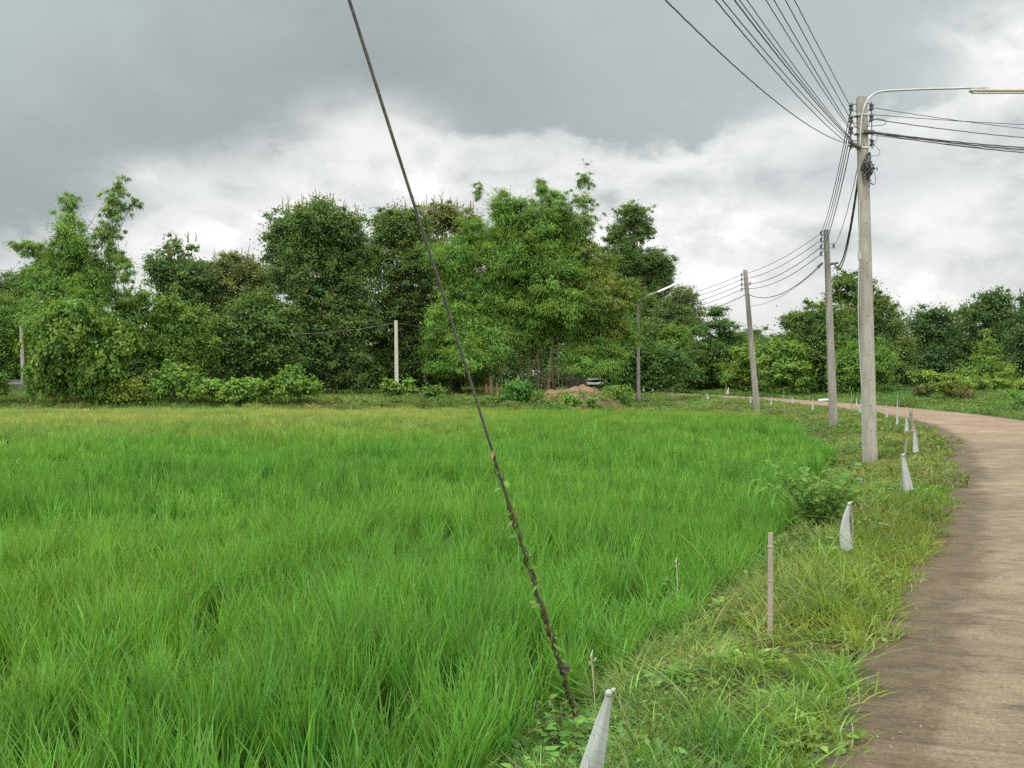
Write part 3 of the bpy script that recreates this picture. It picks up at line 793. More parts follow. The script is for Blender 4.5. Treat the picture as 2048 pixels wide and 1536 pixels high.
def insulator(parent, c, r=.05, name='insulator'):
    mb = MB(); mb.lathe((c[0], c[1], c[2] - .06), [(.02, 0), (r, .005), (r, .035), (r * .55, .05), (r * .55, .07), (r, .085), (r, .115), (.02, .12)], 12)
    return mb.build(name, M_insul, parent)


def rack(parent, cs, px, side_):
    """steel rack: a vertical rod through the insulators and two-arm brackets back to the pole"""
    mb = MB(); c0, c1 = cs[0], cs[-1]
    mb.tube([(c0[0], c0[1], c0[2] + .12), (c1[0], c1[1], c1[2] - .12)], .01, 6)
    for c in cs:
        for dz in (-.075, .075):
            mb.tube([(c[0], c[1], c[2] + dz), (px + .02 * side_, c[1], c[2] + dz)], .009, 5)
    o = mb.build('insulator_rack', M_iron, parent)
    for c in cs: insulator(parent, c)
    return o


def make_pole(label, D, top, base_px, wb, wt_, left, right, dy=-.0, mat=None, extra_clamp=None, group='concrete power poles'):
    T = at(*top, D); X = at(*base_px, D); X[2] = float(ground(X[0], X[1])) - .02
    root = empty('power_pole', X, label, 'power pole', group)
    pole_shaft(root, (X[0], X[1], X[2] - .3), T, wb, wt_, mat or M_conc)
    if left: rack(root, [at(a, b, D) for a, b in left], T[0], -1)
    if right: rack(root, [at(a, b, D) for a, b in right], T[0], 1)
    return root, T


P1, T1 = make_pole('nearest concrete power pole with a curved lamp arm and a fan of wires', 24, (1722, 195), (1741, 925), .285, .195,
                   [(1701, 216), (1701, 240), (1701, 262), (1701, 289)], [(1742, 215), (1742, 237), (1743, 286)])
P2, T2 = make_pole('second nearest concrete pole with a dark stained lower half', 42, (1652, 460), (1668, 877), .30, .17,
                   [(1641.5, 467), (1641.5, 480), (1641.5, 494), (1641.5, 508)], [(1667, 492)], mat=M_conc_old)
P3, T3 = make_pole('third concrete pole leaning slightly left at the field edge', 61, (1490, 540), (1515, 828), .32, .20,
                   [(1483, 549.5), (1483, 559), (1483, 569), (1483, 579)], [(1500, 567)], mat=M_conc_old)
P4, T4 = make_pole('slim pole by the road bend whose slanting arm carries a white lamp', 87, (1275, 600), (1277, 803), .30, .22, [], [], mat=M_conc_old)
P5, T5 = make_pole('lone pale concrete post standing before the dark wood left of centre', 75, (792, 641), (794, 795), .27, .21, [], [], mat=M_conc_pale, group=None)
P6, T6 = make_pole('small far lamp post beside the creeper thicket at the left edge', 98, (42, 652), (48, 760), .32, .22, [], [], group=None)
# where the fan of wires runs to, behind the viewer and far above; and one pole just outside the photograph
Qx, Qy = -2.32, .85
Rx, Ry = 21.0, 30.0
Rr = empty('power_pole', (Rx, Ry, float(ground(Rx, Ry))), 'concrete power pole across the road to the right', 'power pole', 'concrete power poles')
pole_shaft(Rr, (Rx, Ry, .2), (Rx, Ry, 9.2), .30, .20, M_conc)

# lamp arm on the nearest pole
def px_path(pts, D, n=24):
    P = np.array([at(a, b, D) for a, b in pts]); t = np.linspace(0, 1, len(P)); tt = np.linspace(0, 1, n)
    P = np.stack([np.interp(tt, t, P[:, k]) for k in range(3)], 1)
    for _ in range(3): P[1:-1] = (P[:-2] + 2 * P[1:-1] + P[2:]) / 4
    return P


arm = px_path([(1719, 297), (1720, 262), (1723, 228), (1731, 204), (1745, 189), (1762, 183), (1800, 181), (1850, 179), (1900, 178), (1975, 176)], 23.84, 40)
mb = MB(); mb.tube(arm, .023, 10); mb.build('lamp_arm', M_galv, P1)
mb = MB()
for yy_ in (232, 268):
    c = at(1722, yy_, 24); mb.box((c[0], c[1], c[2]), .25, .25, .035)
mb.build('pole_band', M_galv, P1)
lc = at(1998, 183.5, 23.84)
mb = MB(); mb.box((lc[0] + .02, lc[1], lc[2] + .012), 1.34, .15, .055, bev=.015)
mb.box(tuple(at(1972, 178, 23.84)), .10, .07, .07, bev=.01)
lamp = mb.build('lamp_fixture', M_conc_pale, P1)
for dy_ in (-.035, .035):
    mb = MB(); mb.tube([(lc[0] - .6 - P1.location.x, lc[1] + dy_ - P1.location.y, lc[2] - .035 - P1.location.z), (lc[0] + .6 - P1.location.x, lc[1] + dy_ - P1.location.y, lc[2] - .035 - P1.location.z)], .014, 8)
    mb.build('fluorescent_tube', M_tube, lamp)
mb = MB(); c = at(1724, 297, 24); mb.box((c[0], c[1], c[2]), .245, .245, .022); mb.build('white_band', M_white, P1)
# splice knot of black cable under the right rack, with loose loops
mb = MB()
def loop(pts, r, D=23.83, n=26, cyc=True):
    P = px_path(pts, D, n); mb.tube(P, r, 5)
for q in range(26):
    X0, Y0 = 1733 + rng.normal() * 5, rng.uniform(303, 350)
    P = [np.array(at(X0, Y0, 23.8 + rng.uniform(-.08, .1)))]
    for s_ in range(5): P.append(P[-1] + rng.normal(size=3) * np.array([.035, .03, .06]) + np.array([0, 0, -.025]))
    mb.tube(P, .012, 5)
for q in range(9):
    mb.lathe(at(1732 + rng.normal() * 6, rng.uniform(303, 345), 23.8), [(.008, 0), (.026, .01), (.026, .08), (.008, .09)], 8, tuple(rng.normal(size=3) + np.array([0, 0, 1.5])))
mb.build('cable_splice', M_cable, P1)
mb = MB()
loop([(1735, 320), (1745, 312), (1757, 312), (1760, 303), (1752, 294), (1744, 290)], .006)
loop([(1736, 345), (1741, 366), (1747, 371), (1752, 362), (1746, 338), (1742, 322)], .006)
loop([(1733, 253), (1755, 252), (1769, 250), (1772, 244), (1764, 239), (1752, 238)], .008)
loop([(1742, 300), (1748, 290), (1754, 275), (1753, 265)], .006)
loop([(1700, 240), (1708, 252), (1718, 258), (1730, 262), (1742, 237)], .007)
mb.build('cable_loop', M_cable, P1)
mb = MB(); mb.lathe(at(1738, 265, 23.8), [(.02, -.12), (.05, -.1), (.05, .1), (.02, .12)], 10, (1, 0, -.05))
mb.lathe(at(1712, 292, 23.8), [(.02, -.12), (.045, -.1), (.045, .1), (.02, .12)], 10, (1, 0, -.5)); mb.build('cable_clamp', M_iron, P1)
# pale drop conduit hanging beside the pole
pc = px_path([(1718, 398), (1717.5, 440), (1717, 500), (1719, 512), (1717, 545), (1716, 600), (1717, 660), (1720, 720), (1724, 790), (1725, 860), (1727, 915)], 23.82, 40)
mb = MB(); mb.tube(pc, .012, 6); mb.lathe(at(1719, 512, 23.8), [(.012, -.09), (.04, -.08), (.04, .08), (.012, .09)], 8); mb.build('drop_conduit', M_galv, P1)
# clamps on the second pole
mb = MB(); mb.lathe(at(1640, 530, 41.85), [(.02, -.14), (.05, -.11), (.05, .11), (.02, .14)], 8, (1, 0, .9)); mb.lathe(at(1668, 527, 41.85), [(.02, -.16), (.045, -.13), (.045, .13), (.02, .16)], 8, (1, 0, .15))
mb.build('cable_clamp', M_iron, P2)
# lamps on the far poles
mb = MB(); mb.tube(px_path([(1275, 604), (1290, 593), (1330, 578)], 87, 10), .045, 8); mb.build('lamp_arm', M_galv, P4)
mb = MB(); a, b = at(1316, 584, 87), at(1357, 566, 87); mb.tube([a, b], .085, 8); mb.build('lamp_fixture', M_white, P4)
mb = MB(); mb.tube(px_path([(46, 662), (50, 657), (60, 653), (67, 651)], 98, 12), .045, 8); mb.build('lamp_arm', M_galv, P6)
mb = MB(); mb.tube(px_path([(58, 654.5), (68, 651)], 98, 3), .08, 8); mb.build('lamp_fixture', M_white, P6)


# ------------------------------------------------------------------ wires
def catenary(A, B, S, n=40, tw=0.0, pitch=.25):
    A = np.array(A, float); B = np.array(B, float); t = np.linspace(0, 1, n)[:, None]
    P = A + (B - A) * t; P[:, 2] -= 4 * S * (t * (1 - t))[:, 0]
    return P


def wire(label, A, B, S, r=.011, mat=None, group=None, n=60, wob=0.0, name='overhead_wire'):
    P = catenary(A, B, S, n)
    if wob: P[1:-1, 2] += np.sin(np.arange(n - 2) * 1.9 + rng.uniform(0, 6)) * wob; P[1:-1, 0] += np.cos(np.arange(n - 2) * 1.9) * wob * .6
    mb = MB(); O = (P[0] + P[-1]) / 2
    mb.tube(P, r, 5)
    return tag(mb.build(name, mat or M_cable, origin=tuple(O)), label, 'wire', group)


def solve_end(A, Bxy, S, cross):
    """height of the far end so that the wire passes the given pixel of the photograph"""
    c = (cross[0] - CX) / F; k = (Bxy[0] - A[0]) / (Bxy[1] - A[1])
    y = (A[0] - k * A[1]) / (c - k); z = CAMZ + (HY - cross[1]) / F * y
    t = (y - A[1]) / (Bxy[1] - A[1])
    return A[2] + (z - A[2] + 4 * S * t * (1 - t)) / t


FAN = 'fan of overhead wires above the near pole'
fan = [(1690, 287, 1329, .5, .011), (1693, 286, 1429, .35, .011), (1700, 284, 1443, .3, .010), (1703, 283, 1467, .28, .013), (1703, 281, 1477, .26, .010),
       (1703, 280, 1492, .24, .009), (1702, 264, 1530, .2, .010), (1701, 258, 1546, .16, .011), (1700, 238, 1569, .13, .011), (1700, 214, 1587, .1, .011)]
ordn = ['leftmost', 'second from left', 'third from left', 'fourth from left, thickest', 'fifth from left', 'sixth from left, thinnest', 'seventh from left', 'eighth from left', 'second from right', 'rightmost']
for (ax, ay, cx_, S, r), od in zip(fan, ordn):
    A = at(ax, ay, 24); z = solve_end(A, (Qx + .1, Qy), S, (cx_, 0)); r *= .68
    wire(f'{od} wire of the fan reaching the top edge above the near pole', A, (Qx + .1, Qy, z), S, r, group=FAN, wob=.005 if r > .010 else .002, n=150)
RG = 'wires from the near pole to the right picture edge'
rt = [(1744, 216, 258, .25, .008, 'top wire leaving the near pole to the right, crossing the one under it'), (1744, 230, 250, .15, .008, 'second wire leaving the near pole to the right, nearly level'),
      (1746, 239, 276, .3, .011, 'third and darker single wire leaving the near pole to the right'), (1741, 264, 296, .3, .016, 'upper cable of the sagging bundle right of the near pole'),
      (1741, 265, 300, .34, .016, 'middle cable of the sagging bundle right of the near pole'), (1741, 267, 306, .36, .012, 'lower cable of the sagging bundle right of the near pole'),
      (1744, 271, 303, .22, .006, 'thin wire under the sagging bundle right of the near pole')]
for ax, ay, cy, S, r, lb in rt:
    A = at(ax, ay, 24); z = solve_end(A, (Rx, Ry), S, (2048, cy)); wire(lb, A, (Rx, Ry, z), S, r, group=RG, n=80, wob=.003)
G12 = 'wires between the near pole and the second pole'
for (a, b, c_, d, S, r), lb in zip([(1701, 216, 1641.5, 467, .30, .010), (1701, 240, 1641.5, 480, .3, .010), (1701, 262, 1641.5, 494, .3, .010), (1701, 289, 1641.5, 508, .3, .012),
                          (1722, 300, 1667, 492, .35, .009), (1722, 305, 1668, 526, .95, .020), (1722, 315, 1668, 527, 1.05, .016), (1722, 318, 1668, 529, .85, .016)],
                          ['top left', 'second left', 'third left', 'lowest left', 'lone thin right hand', 'thick upper sagging', 'deepest sagging', 'middle sagging']):
    wire(f'{lb} wire between the near pole and the second pole', at(a, b, 24), at(c_, d, 42), S, r, group=G12, n=70, wob=.005)
G23 = 'wires between the second pole and the third pole'
for (a, b, c_, d, S, r), lb in zip([(1641.5, 467, 1483, 549.5, .22, .011), (1641.5, 480, 1483, 559, .28, .013), (1641.5, 494, 1483, 569, .38, .015), (1641.5, 508, 1485, 577, .40, .014),
                          (1640, 530, 1494, 588, .62, .017), (1640, 534, 1500, 612, .35, .010)], ['topmost', 'second highest', 'middle thick', 'fourth highest', 'thick low', 'lowest thin']):
    wire(f'{lb} wire between the second pole and the third pole', at(a, b, 42), at(c_, d, 61), S, r, group=G23, n=60, wob=.008)
G34 = 'wires from the third pole to the lamp pole at the bend'
for (a, b, c_, d, S, r), lb in zip([(1483, 549.5, 1277, 604, .35, .014), (1483, 559, 1277, 610, .4, .016), (1483, 569, 1277, 617, .45, .016), (1483, 579, 1277, 625, .5, .016), (1490, 590, 1277, 636, .6, .02)],
                          ['top', 'second', 'third', 'fourth', 'bottom']):
    wire(f'{lb} of the five wires from the third pole to the lamp pole at the bend', at(a, b, 61), at(c_, d, 87), S, r, group=G34, n=50, wob=.01)
wire('thin wire sagging left from the lone concrete post across the wood', at(792, 645, 75), at(560, 668, 75), .22, .011, M_alu)
wire('thin wire running right from the lone concrete post into the bamboo', at(793, 645, 75), at(960, 662, 82), .15, .011, M_alu)
wire('thin stay wire slanting down right from the lone concrete post to the shrubs', at(793, 650, 75), at(864, 778, 74), .0, .010, M_cable)

# guy wire in the foreground, with a vine climbing its lower part
GA = at(1155, 1440, 6.3); GD = np.array([-1.070, -2.203, 3.65]); GT = GA + GD * 2.42
gz = float(ground(GA[0], GA[1])); GB = GA - GD / GD[2] * (GA[2] - gz + .1)
root = empty('guy_wire', (GB[0], GB[1], gz), 'long grey steel guy wire slanting up out of the picture across the field', 'guy wire')
mb = MB(); t = np.linspace(0, 1, 120)[:, None]; P = GB + (GT - GB) * t
P[:, 0] += np.sin(t[:, 0] * 30) * .004 * np.clip(1 - t[:, 0] * 2, 0, 1)
mb.tube(P, .0066, 8)
for q in range(3):      # strands twisted round the core
    a = np.linspace(0, 150, 900)[:, None] + q * 2.094; tt = np.linspace(0, 1, 900)[:, None]
    mb.tube(GB + (GT - GB) * tt + np.concatenate([np.cos(a), np.sin(a), np.zeros_like(a)], 1) * .0032, .0042, 4)
mb.build('steel_cable', M_guy, root)
mb = MB()
for px_ in ((1153, 1440), (1126, 1338)):
    f_ = (1440 - px_[1]) / 1440.0; 
    # distance along the wire at which it crosses that pixel row
    lo, hi = 0, 1
    for _ in range(40):
        m_ = (lo + hi) / 2; p = GA + GD * m_; Yp = HY - (p[2] - CAMZ) / p[1] * F
        if Yp > px_[1]: lo = m_
        else: hi = m_
    p = GA + GD * lo; d = unit(GD)
    mb.lathe(tuple(p - d * .04), [(.008, 0), (.02, .006), (.02, .07), (.008, .078)], 8, tuple(d))
    mb.box(tuple(p + np.array([.02, 0, 0])), .05, .03, .03)
mb.build('cable_grip', M_iron, root)


def leaf_shape_cloud(P, Dn, L, W, col, jitter=.15):
    """broad leaves of 6 faces each: pointed oval, folded along the midrib"""
    n = len(P); nr = unit(rng.normal(size=(n, 3)) + np.array([0, -.3, 1.2])); S = unit(np.cross(Dn, nr)); N = np.cross(S, Dn)
    L = np.broadcast_to(np.asarray(L, float), (n,))[:, None]; W = np.broadcast_to(np.asarray(W, float), (n,))[:, None]
    ts = [0, .25, .6, 1.0]; ws = [.10, .85, .8, .04]
    rows = []
    for t_, w_ in zip(ts, ws):
        c_ = P + Dn * L * t_ - N * L * .22 * t_ * t_
        rows += [c_ - S * W * .5 * w_ + N * W * .12 * w_, c_, c_ + S * W * .5 * w_ + N * W * .12 * w_]
    V = np.stack(rows, 1).reshape(-1, 3); b = np.arange(n)[:, None] * 12
    Q = []
    for r_ in range(3):
        for s_ in range(2):
            i = r_ * 3 + s_; Q.append(np.concatenate([b + i, b + i + 1, b + i + 4, b + i + 3], 1))
    Q = np.stack(Q, 1).reshape(-1, 4)
    C = np.array(col)[None] * rng.lognormal(0, jitter, n)[:, None] * (1 + rng.normal(0, .12, n)[:, None] * np.array([1, 0, 0])); C = np.repeat(C, 6, 0)
    return V, Q, np.clip(C, 0, 1)


def join(parts):
    Vs, Qs, Cs = [], [], []; b = 0
    for V, Q, C in parts: Vs.append(V); Qs.append(Q + b); Cs.append(C); b += len(V)
    return np.concatenate(Vs), np.concatenate(Qs), np.concatenate(Cs)


def along_guy(Yp):
    lo, hi = -.4, 1.5
    for _ in range(40):
        m_ = (lo + hi) / 2; p = GA + GD * m_
        if HY - (p[2] - CAMZ) / p[1] * F > Yp: lo = m_
        else: hi = m_
    return GA + GD * lo


vr = empty('climbing_vine', (GB[0], GB[1] + .02, gz), 'brown leafy vine twisting up the lower half of the guy wire', 'vine')
mb = MB(); a0 = along_guy(1440); a1 = along_guy(870)
for q, (rr, tp) in enumerate([(.016, 1.0), (.019, .90), (.013, .8), (.02, .66), (.02, .55), (.02, .45)]):
    tt = np.linspace(0, tp, 160)[:, None]; ang = tt * (46 + 9 * q) + q * 1.7
    wr = .011 + .008 * np.sin(tt * (37 + 5 * q) + q * 2)
    P = a0 + (a1 - a0) * tt + np.concatenate([np.cos(ang), np.sin(ang), 0 * ang], 1) * wr
    mb.tube(P, list(np.linspace(.0065, .003, 160)), 5)
mb.build('stem', M_vine, vr)
ps = []
for Y_ in np.concatenate([rng.uniform(1000, 1440, 70), rng.uniform(1250, 1440, 34), rng.uniform(880, 1000, 7)]):
    p = along_guy(Y_) + rng.normal(size=3) * .012; d = unit(np.array([rng.normal(), rng.normal() * .7, rng.normal() * .5 - .1]))
    ps.append((p, d, rng.uniform(.018, .07)))
P = np.array([p for p, _, _ in ps]); Dd = np.array([d for _, d, _ in ps]); Ls = np.array([l for _, _, l in ps])
V, Q, C = leaf_shape_cloud(P, Dd, Ls, Ls * .42, (.13, .25, .05))
dry = np.repeat(rng.random(len(P)) < .22, 6); C[dry] = np.array([.30, .22, .12])
mesh_np('leaves', V, Q, M_leaf, vr, C)

# ------------------------------------------------------------------ sticks and netting bags
def stick(top, base, D, r, label, cat='stick', name='wooden_stick', mat=None, nodes=0, cut=False, Dt=None):
    T = at(top[0], top[1], Dt or D); Bp = at(base[0], base[1], D); g = float(ground(Bp[0], Bp[1]))
    mb = MB(); n = 14; t = np.linspace(0, 1, n)[:, None]; B0 = np.array([Bp[0], Bp[1], min(Bp[2], g) - .05])
    P = B0 + (T - B0) * t; P[1:-1, :2] += rng.normal(size=(n - 2, 2)) * r * (.03 if nodes else .18)
    mb.tube(P, list(np.linspace(r * 1.1, r * .9, n)), 10)
    for k in range(nodes):
        q = B0 + (T - B0) * ((k + .6) / nodes); d = unit(T - B0)
        mb.lathe(tuple(q - d * .006), [(r * 1.0, 0), (r * 1.12, .003), (r * 1.12, .008), (r * 1.0, .013)], 10, tuple(d))
    o = mb.build(name, mat or M_twig, origin=(B0[0], B0[1], g)); return tag(o, label, cat), T


def net_bag(top, bot, wpx, D, label, group, lean=0., knot=True, stick_top=None, stick_base=None, seed=0, curve=0.):
    """white mesh sleeve tied by a knot at the top to a thin stick and hanging open at the bottom"""
    rg = np.random.default_rng(100 + seed)
    T = at(*top, D); Bt = at(*bot, D)
    w = wpx / F * D / 2; gz_ = float(ground(T[0], T[1]))
    root = empty('netting_bag', (Bt[0], D, gz_), label, 'bag', group)
    H = T[2] - Bt[2]
    mb = MB(); n, m = 20, 16; vs = []
    for i in range(n + 1):
        t = i / n
        rr = w * (.20 + .80 * min(1, (t * 1.05)) ** .95) if t > .05 else w * .24
        if t > .92: rr *= 1.04
        cx = T[0] + (Bt[0] - T[0]) * t + math.sin(t * math.pi) * curve * w
        z = T[2] - H * t
        for k in range(m):
            an = 2 * math.pi * k / m
            fold = 1 + .24 * math.sin(an * 4 + t * 1.5 + seed) * (1 - t * .4) + .04 * math.sin(an * 7 + seed * 2)
            vs.append((cx + math.cos(an) * rr * fold, D + math.sin(an) * rr * .45 * fold, z + (rg.normal() * .010 if i == n else rg.normal() * .0015)))
    fs = [(i * m + k, i * m + (k + 1) % m, (i + 1) * m + (k + 1) % m, (i + 1) * m + k) for i in range(n) for k in range(m)]
    mb.add(vs, fs); mb.build('netting', M_cloth, root)
    if knot:
        mb = MB(); kr = max(.014, w * .30)
        mb.lathe((T[0], D, T[2] - kr * .8), [(kr * .3, 0), (kr * .95, kr * .5), (kr, kr * 1.1), (kr * .5, kr * 1.7), (kr * .1, kr * 1.9)], 9)
        mb.lathe((T[0] + kr * .5, D, T[2] + kr * .4), [(kr * .2, 0), (kr * .65, kr * .5), (kr * .5, kr * 1.2), (kr * .05, kr * 1.5)], 8, (.8, 0, .6))
        mb.build('knot', M_cloth, root)
    sb = stick_base or (bot[0], bot[1]); stp = stick_top or (top[0] + 1, top[1] + 2)
    Dst = D + max(.03, w * .5)
    a = at(*stp, Dst); b_ = at(*sb, Dst); b_[2] = float(ground(b_[0], b_[1])) - .06
    mb = MB(); mb.tube(limb_pts(b_, a, 0, 5) if False else [b_, (a + b_) / 2 + rg.normal(size=3) * .006, a], .011 if D < 12 else .014, 7)
    mb.build('stake', M_twig, root)
    return root


BG = 'white netting bags tied to stakes along the road verge'
net_bag((1218, 1388), (1166, 1606), 54, 4.55, 'nearest white netting bag, cut off by the bottom picture edge', BG, seed=1, stick_top=(1216, 1396), stick_base=(1186, 1600))
net_bag((1699, 1008), (1695, 1099), 25, 9.9, 'curved white netting bag right of the bamboo stake, knot bent to the right', BG, seed=2, curve=-.55, stick_top=(1703, 1010), stick_base=(1708, 1096))
net_bag((1806, 911), (1818, 982), 20, 15.2, 'white netting bag flaring right, tied to a leaning grey stick by the near pole', BG, seed=3, stick_top=(1814, 878), stick_base=(1798, 990))
net_bag((1829, 862), (1832, 905), 12, 23, 'white netting bag against a dark stake at the road edge', BG, seed=4, stick_top=(1829, 858), stick_base=(1838, 903))
net_bag((1813, 831), (1814, 863), 9, 31, 'white netting bag left of the knobbly brown stake', BG, seed=5)
stick((1822, 820), (1828, 868), 31, .05, 'short knobbly brown stake at the road edge above the nettings', name='wooden_stake')
small = [(1795, 799, 851, 5, 'tallest thin stake with a long pale netting, right of the near pole'), (1773, 808, 837, 4.5, 'narrow white netting just right of the near pole'),
         (1721, 800, 827, 3.5, 'narrow white netting touching the left side of the near pole'), (1713, 795, 814, 3.8, 'short white netting just left of the near pole against the road'),
         (1626, 799, 821, 4.0, 'white netting midway between the second and third poles'), (1584, 794, 808, 4.2, 'slanted white netting second to the right of the third pole'),
         (1543, 793, 812, 3.2, 'small white netting first to the right of the third pole'), (1501, 791, 808, 4.0, 'small white netting just left of the third pole'),
         (1457, 775, 790, 6, 'white netting blown sideways on a tall thin stick by the far road'), (1415, 787, 800, 4.0, 'tiny white netting midway between the lamp pole and the third pole'),
         (1306, 778, 784, 3.0, 'tiny white netting second right of the lamp pole'), (1287, 775, 784, 3.6, 'tiny white netting immediately right of the lamp pole')]
for i, (X, Yt, Yb, w_, lb) in enumerate(small):
    D = 1.62 * F / (Yb + 3 - HY) if Yb > 790 else 1.2 * F / (Yb + 3 - HY)
    D = min(D, 84)
    net_bag((X, Yt), (X + (1 if i % 2 else -1) * (2 if X in (1584, 1457) else .6), Yb - 2), w_, D, lb, BG, seed=10 + i, knot=False, stick_base=(X, Yb + 2), stick_top=(X, Yt - (12 if X == 1795 else 1)))
for X, Yt, Yb, lb in [(1703, 783, 826, 'thin grey stick left of the near pole'), (1568, 783, 818, 'thin grey stick right of the third pole'),
                      (1452, 770, 805, 'tall thin stick by the far road, midway to the lamp pole'), (1344, 773, 797, 'lone thin stick by the far road, right of the lamp pole')]:
    stick((X, Yt), (X + .5, Yb), min(1.62 * F / (Yb - HY), 84), .024, lb)
stick((1541.5, 1066), (1541, 1324), 7.2, .0185, 'upright pale bamboo stake standing in the verge grass', 'stake', 'bamboo_stake', M_stick, nodes=4)
stick((1830, 862), (1842, 906), 25.2, .03, 'dark leaning stake behind the netting at the road edge', name='wooden_stake')

# ------------------------------------------------------------------ dirt mound, frame, hut, stump, pipe
MY = 71.0
def mound_h(X, Y):
    r = np.sqrt(((X + .2) / 3.3) ** 2 + (Y / 2.7) ** 2)
    h = 1.25 * np.clip(1 - r ** 2.8, 0, 1) ** .9 * (1 - .16 * np.clip(-X - .2, 0, 2.5))
    h = h +   .22 * np.exp(-(((X - .42) / .36) ** 2 + (Y / .5) ** 2)) + .12 * np.sin(X * 2.3 + Y) * np.clip(1 - r, 0, 1)
    return np.maximum(h, 0)


def mound():
    c = at(1155, 800, MY); n = 80; g = np.linspace(-1, 1, n); X, Y = np.meshgrid(g * 3.6, g * 3.0)
    h = mound_h(X, Y)
    wx, wy = c[0] + X, MY + Y
    h += ((vnoise(wx, wy, .6, 11) - .5) * .26 + (vnoise(wx, wy, .2, 12) - .5) * .14) * np.clip(h * 3, 0, 1)
    Z = ground(wx, wy) + h - .03
    V = np.stack([wx.ravel(), wy.ravel(), Z.ravel()], 1); i = (np.arange(n - 1)[:, None] * n + np.arange(n - 1)[None]).ravel()
    o = mesh_np('dirt_mound', V, np.stack([i, i + 1, i + n + 1, i + n], 1), M_dirt, smooth=True, origin=(c[0], MY, float(ground(c[0], MY))))
    tag(o, 'heap of red brown dirt at the field edge below the big bamboo', 'dirt mound'); return c


mc = mound()
root = empty('banner_frame', at(1194, 775, 92) * np.array([1, 1, 0]) + np.array([0, 0, float(ground(7.1, 92))]), 'grey metal frame with two white cloth strips behind the dirt mound', 'frame')
mb = MB(); a, b, c_, d = at(1172, 747, 92), at(1211, 747, 92), at(1211, 790, 92), at(1172, 790, 92)
mb.tube([d, a, b, c_], .045, 6); mb.tube([at(1211, 744, 92), at(1211, 790, 92)], .06, 6); mb.build('metal_frame', M_galv, root)
for y0, y1, y2, y3 in ((754, 751, 757, 760), (763, 762, 767, 769)):
    n = 14; vs = []
    for i in range(n + 1):
        t = i / n; X = 1174 + 34 * t; s_ = math.sin(t * math.pi) * 2.2
        for yy_ in (y0 + (y1 - y0) * t + s_, y3 + (y2 - y3) * t + s_ * .3):
            vs.append(tuple(at(X, yy_, 91.9)))
        for yy_ in (y0 + (y1 - y0) * t + s_, y3 + (y2 - y3) * t + s_ * .3):
            vs.append(tuple(at(X, yy_, 91.9) + np.array([0, .03, 0])))
    mb = MB(); mb.add(vs, [(i * 4, i * 4 + 1, i * 4 + 5, i * 4 + 4) for i in range(n)] + [(i * 4 + 2, i * 4 + 6, i * 4 + 7, i * 4 + 3) for i in range(n)])
    mb.build('cloth_strip', M_white, root)
# red-roofed hut glimpsed through the bamboo
hc = at(1155, 724, 112); hg = float(ground(hc[0], 112)); root = empty('hut', (hc[0], 112, hg), 'small hut with a rusty red roof glimpsed through the bamboo', 'hut')
mb = MB(); mb.box((hc[0], 112, (hg + hc[2]) / 2), 1.9, 2.4, hc[2] - hg, bev=.02); mb.build('wall', M_plank, root)
mb = MB(); z0 = hc[2]; mb.add([(hc[0] - 1.1, 110.5, z0 - .1), (hc[0] + 1.1, 110.5, z0 - .1), (hc[0] + 1.1, 112, z0 + .55), (hc[0] - 1.1, 112, z0 + .55), (hc[0] + 1.1, 113.5, z0 - .1), (hc[0] - 1.1, 113.5, z0 - .1)],
       [(0, 1, 2, 3), (3, 2, 4, 5), (0, 3, 5), (1, 4, 2), (0, 5, 4, 1)]); mb.build('roof', M_rust, root, smooth=False)
# stump
sc_ = at(984, 780, 80); sg = float(ground(sc_[0], 80)); root = empty('broken_stump', (sc_[0], 80, sg), 'dry broken brown stump and stalks left of the mound under the bamboo', 'stump')
mb = MB()
for X, Yt, r_ in ((981, 752, .13), (993, 764, .08), (972, 768, .10), (1003, 772, .05)):
    mb.tube([at(X + 1, 800, 80), at(X + .5, (Yt + 790) / 2, 80), at(X, Yt, 80)], [r_ * 1.3, r_ * 1.05, r_ * .8], 8)
mb.build('stubs', simple('dry_wood', (.27, .17, .10), .9, c2=(.18, .12, .08), scale=4, bump=.4), root)
root_p = at(1647, 792, 72); mb = MB(); mb.tube([at(1637, 793, 72), at(1660, 791.6, 72)], .07, 10)
pg = float(ground(root_p[0], 72))
o = mb.build('plastic_pipe', simple('pale_blue_plastic', (.62, .72, .76), .4), origin=tuple(root_p)); tag(o, 'pale blue pipe lying on the grass across the road by the second pole', 'pipe')
o.location.z = pg + .22


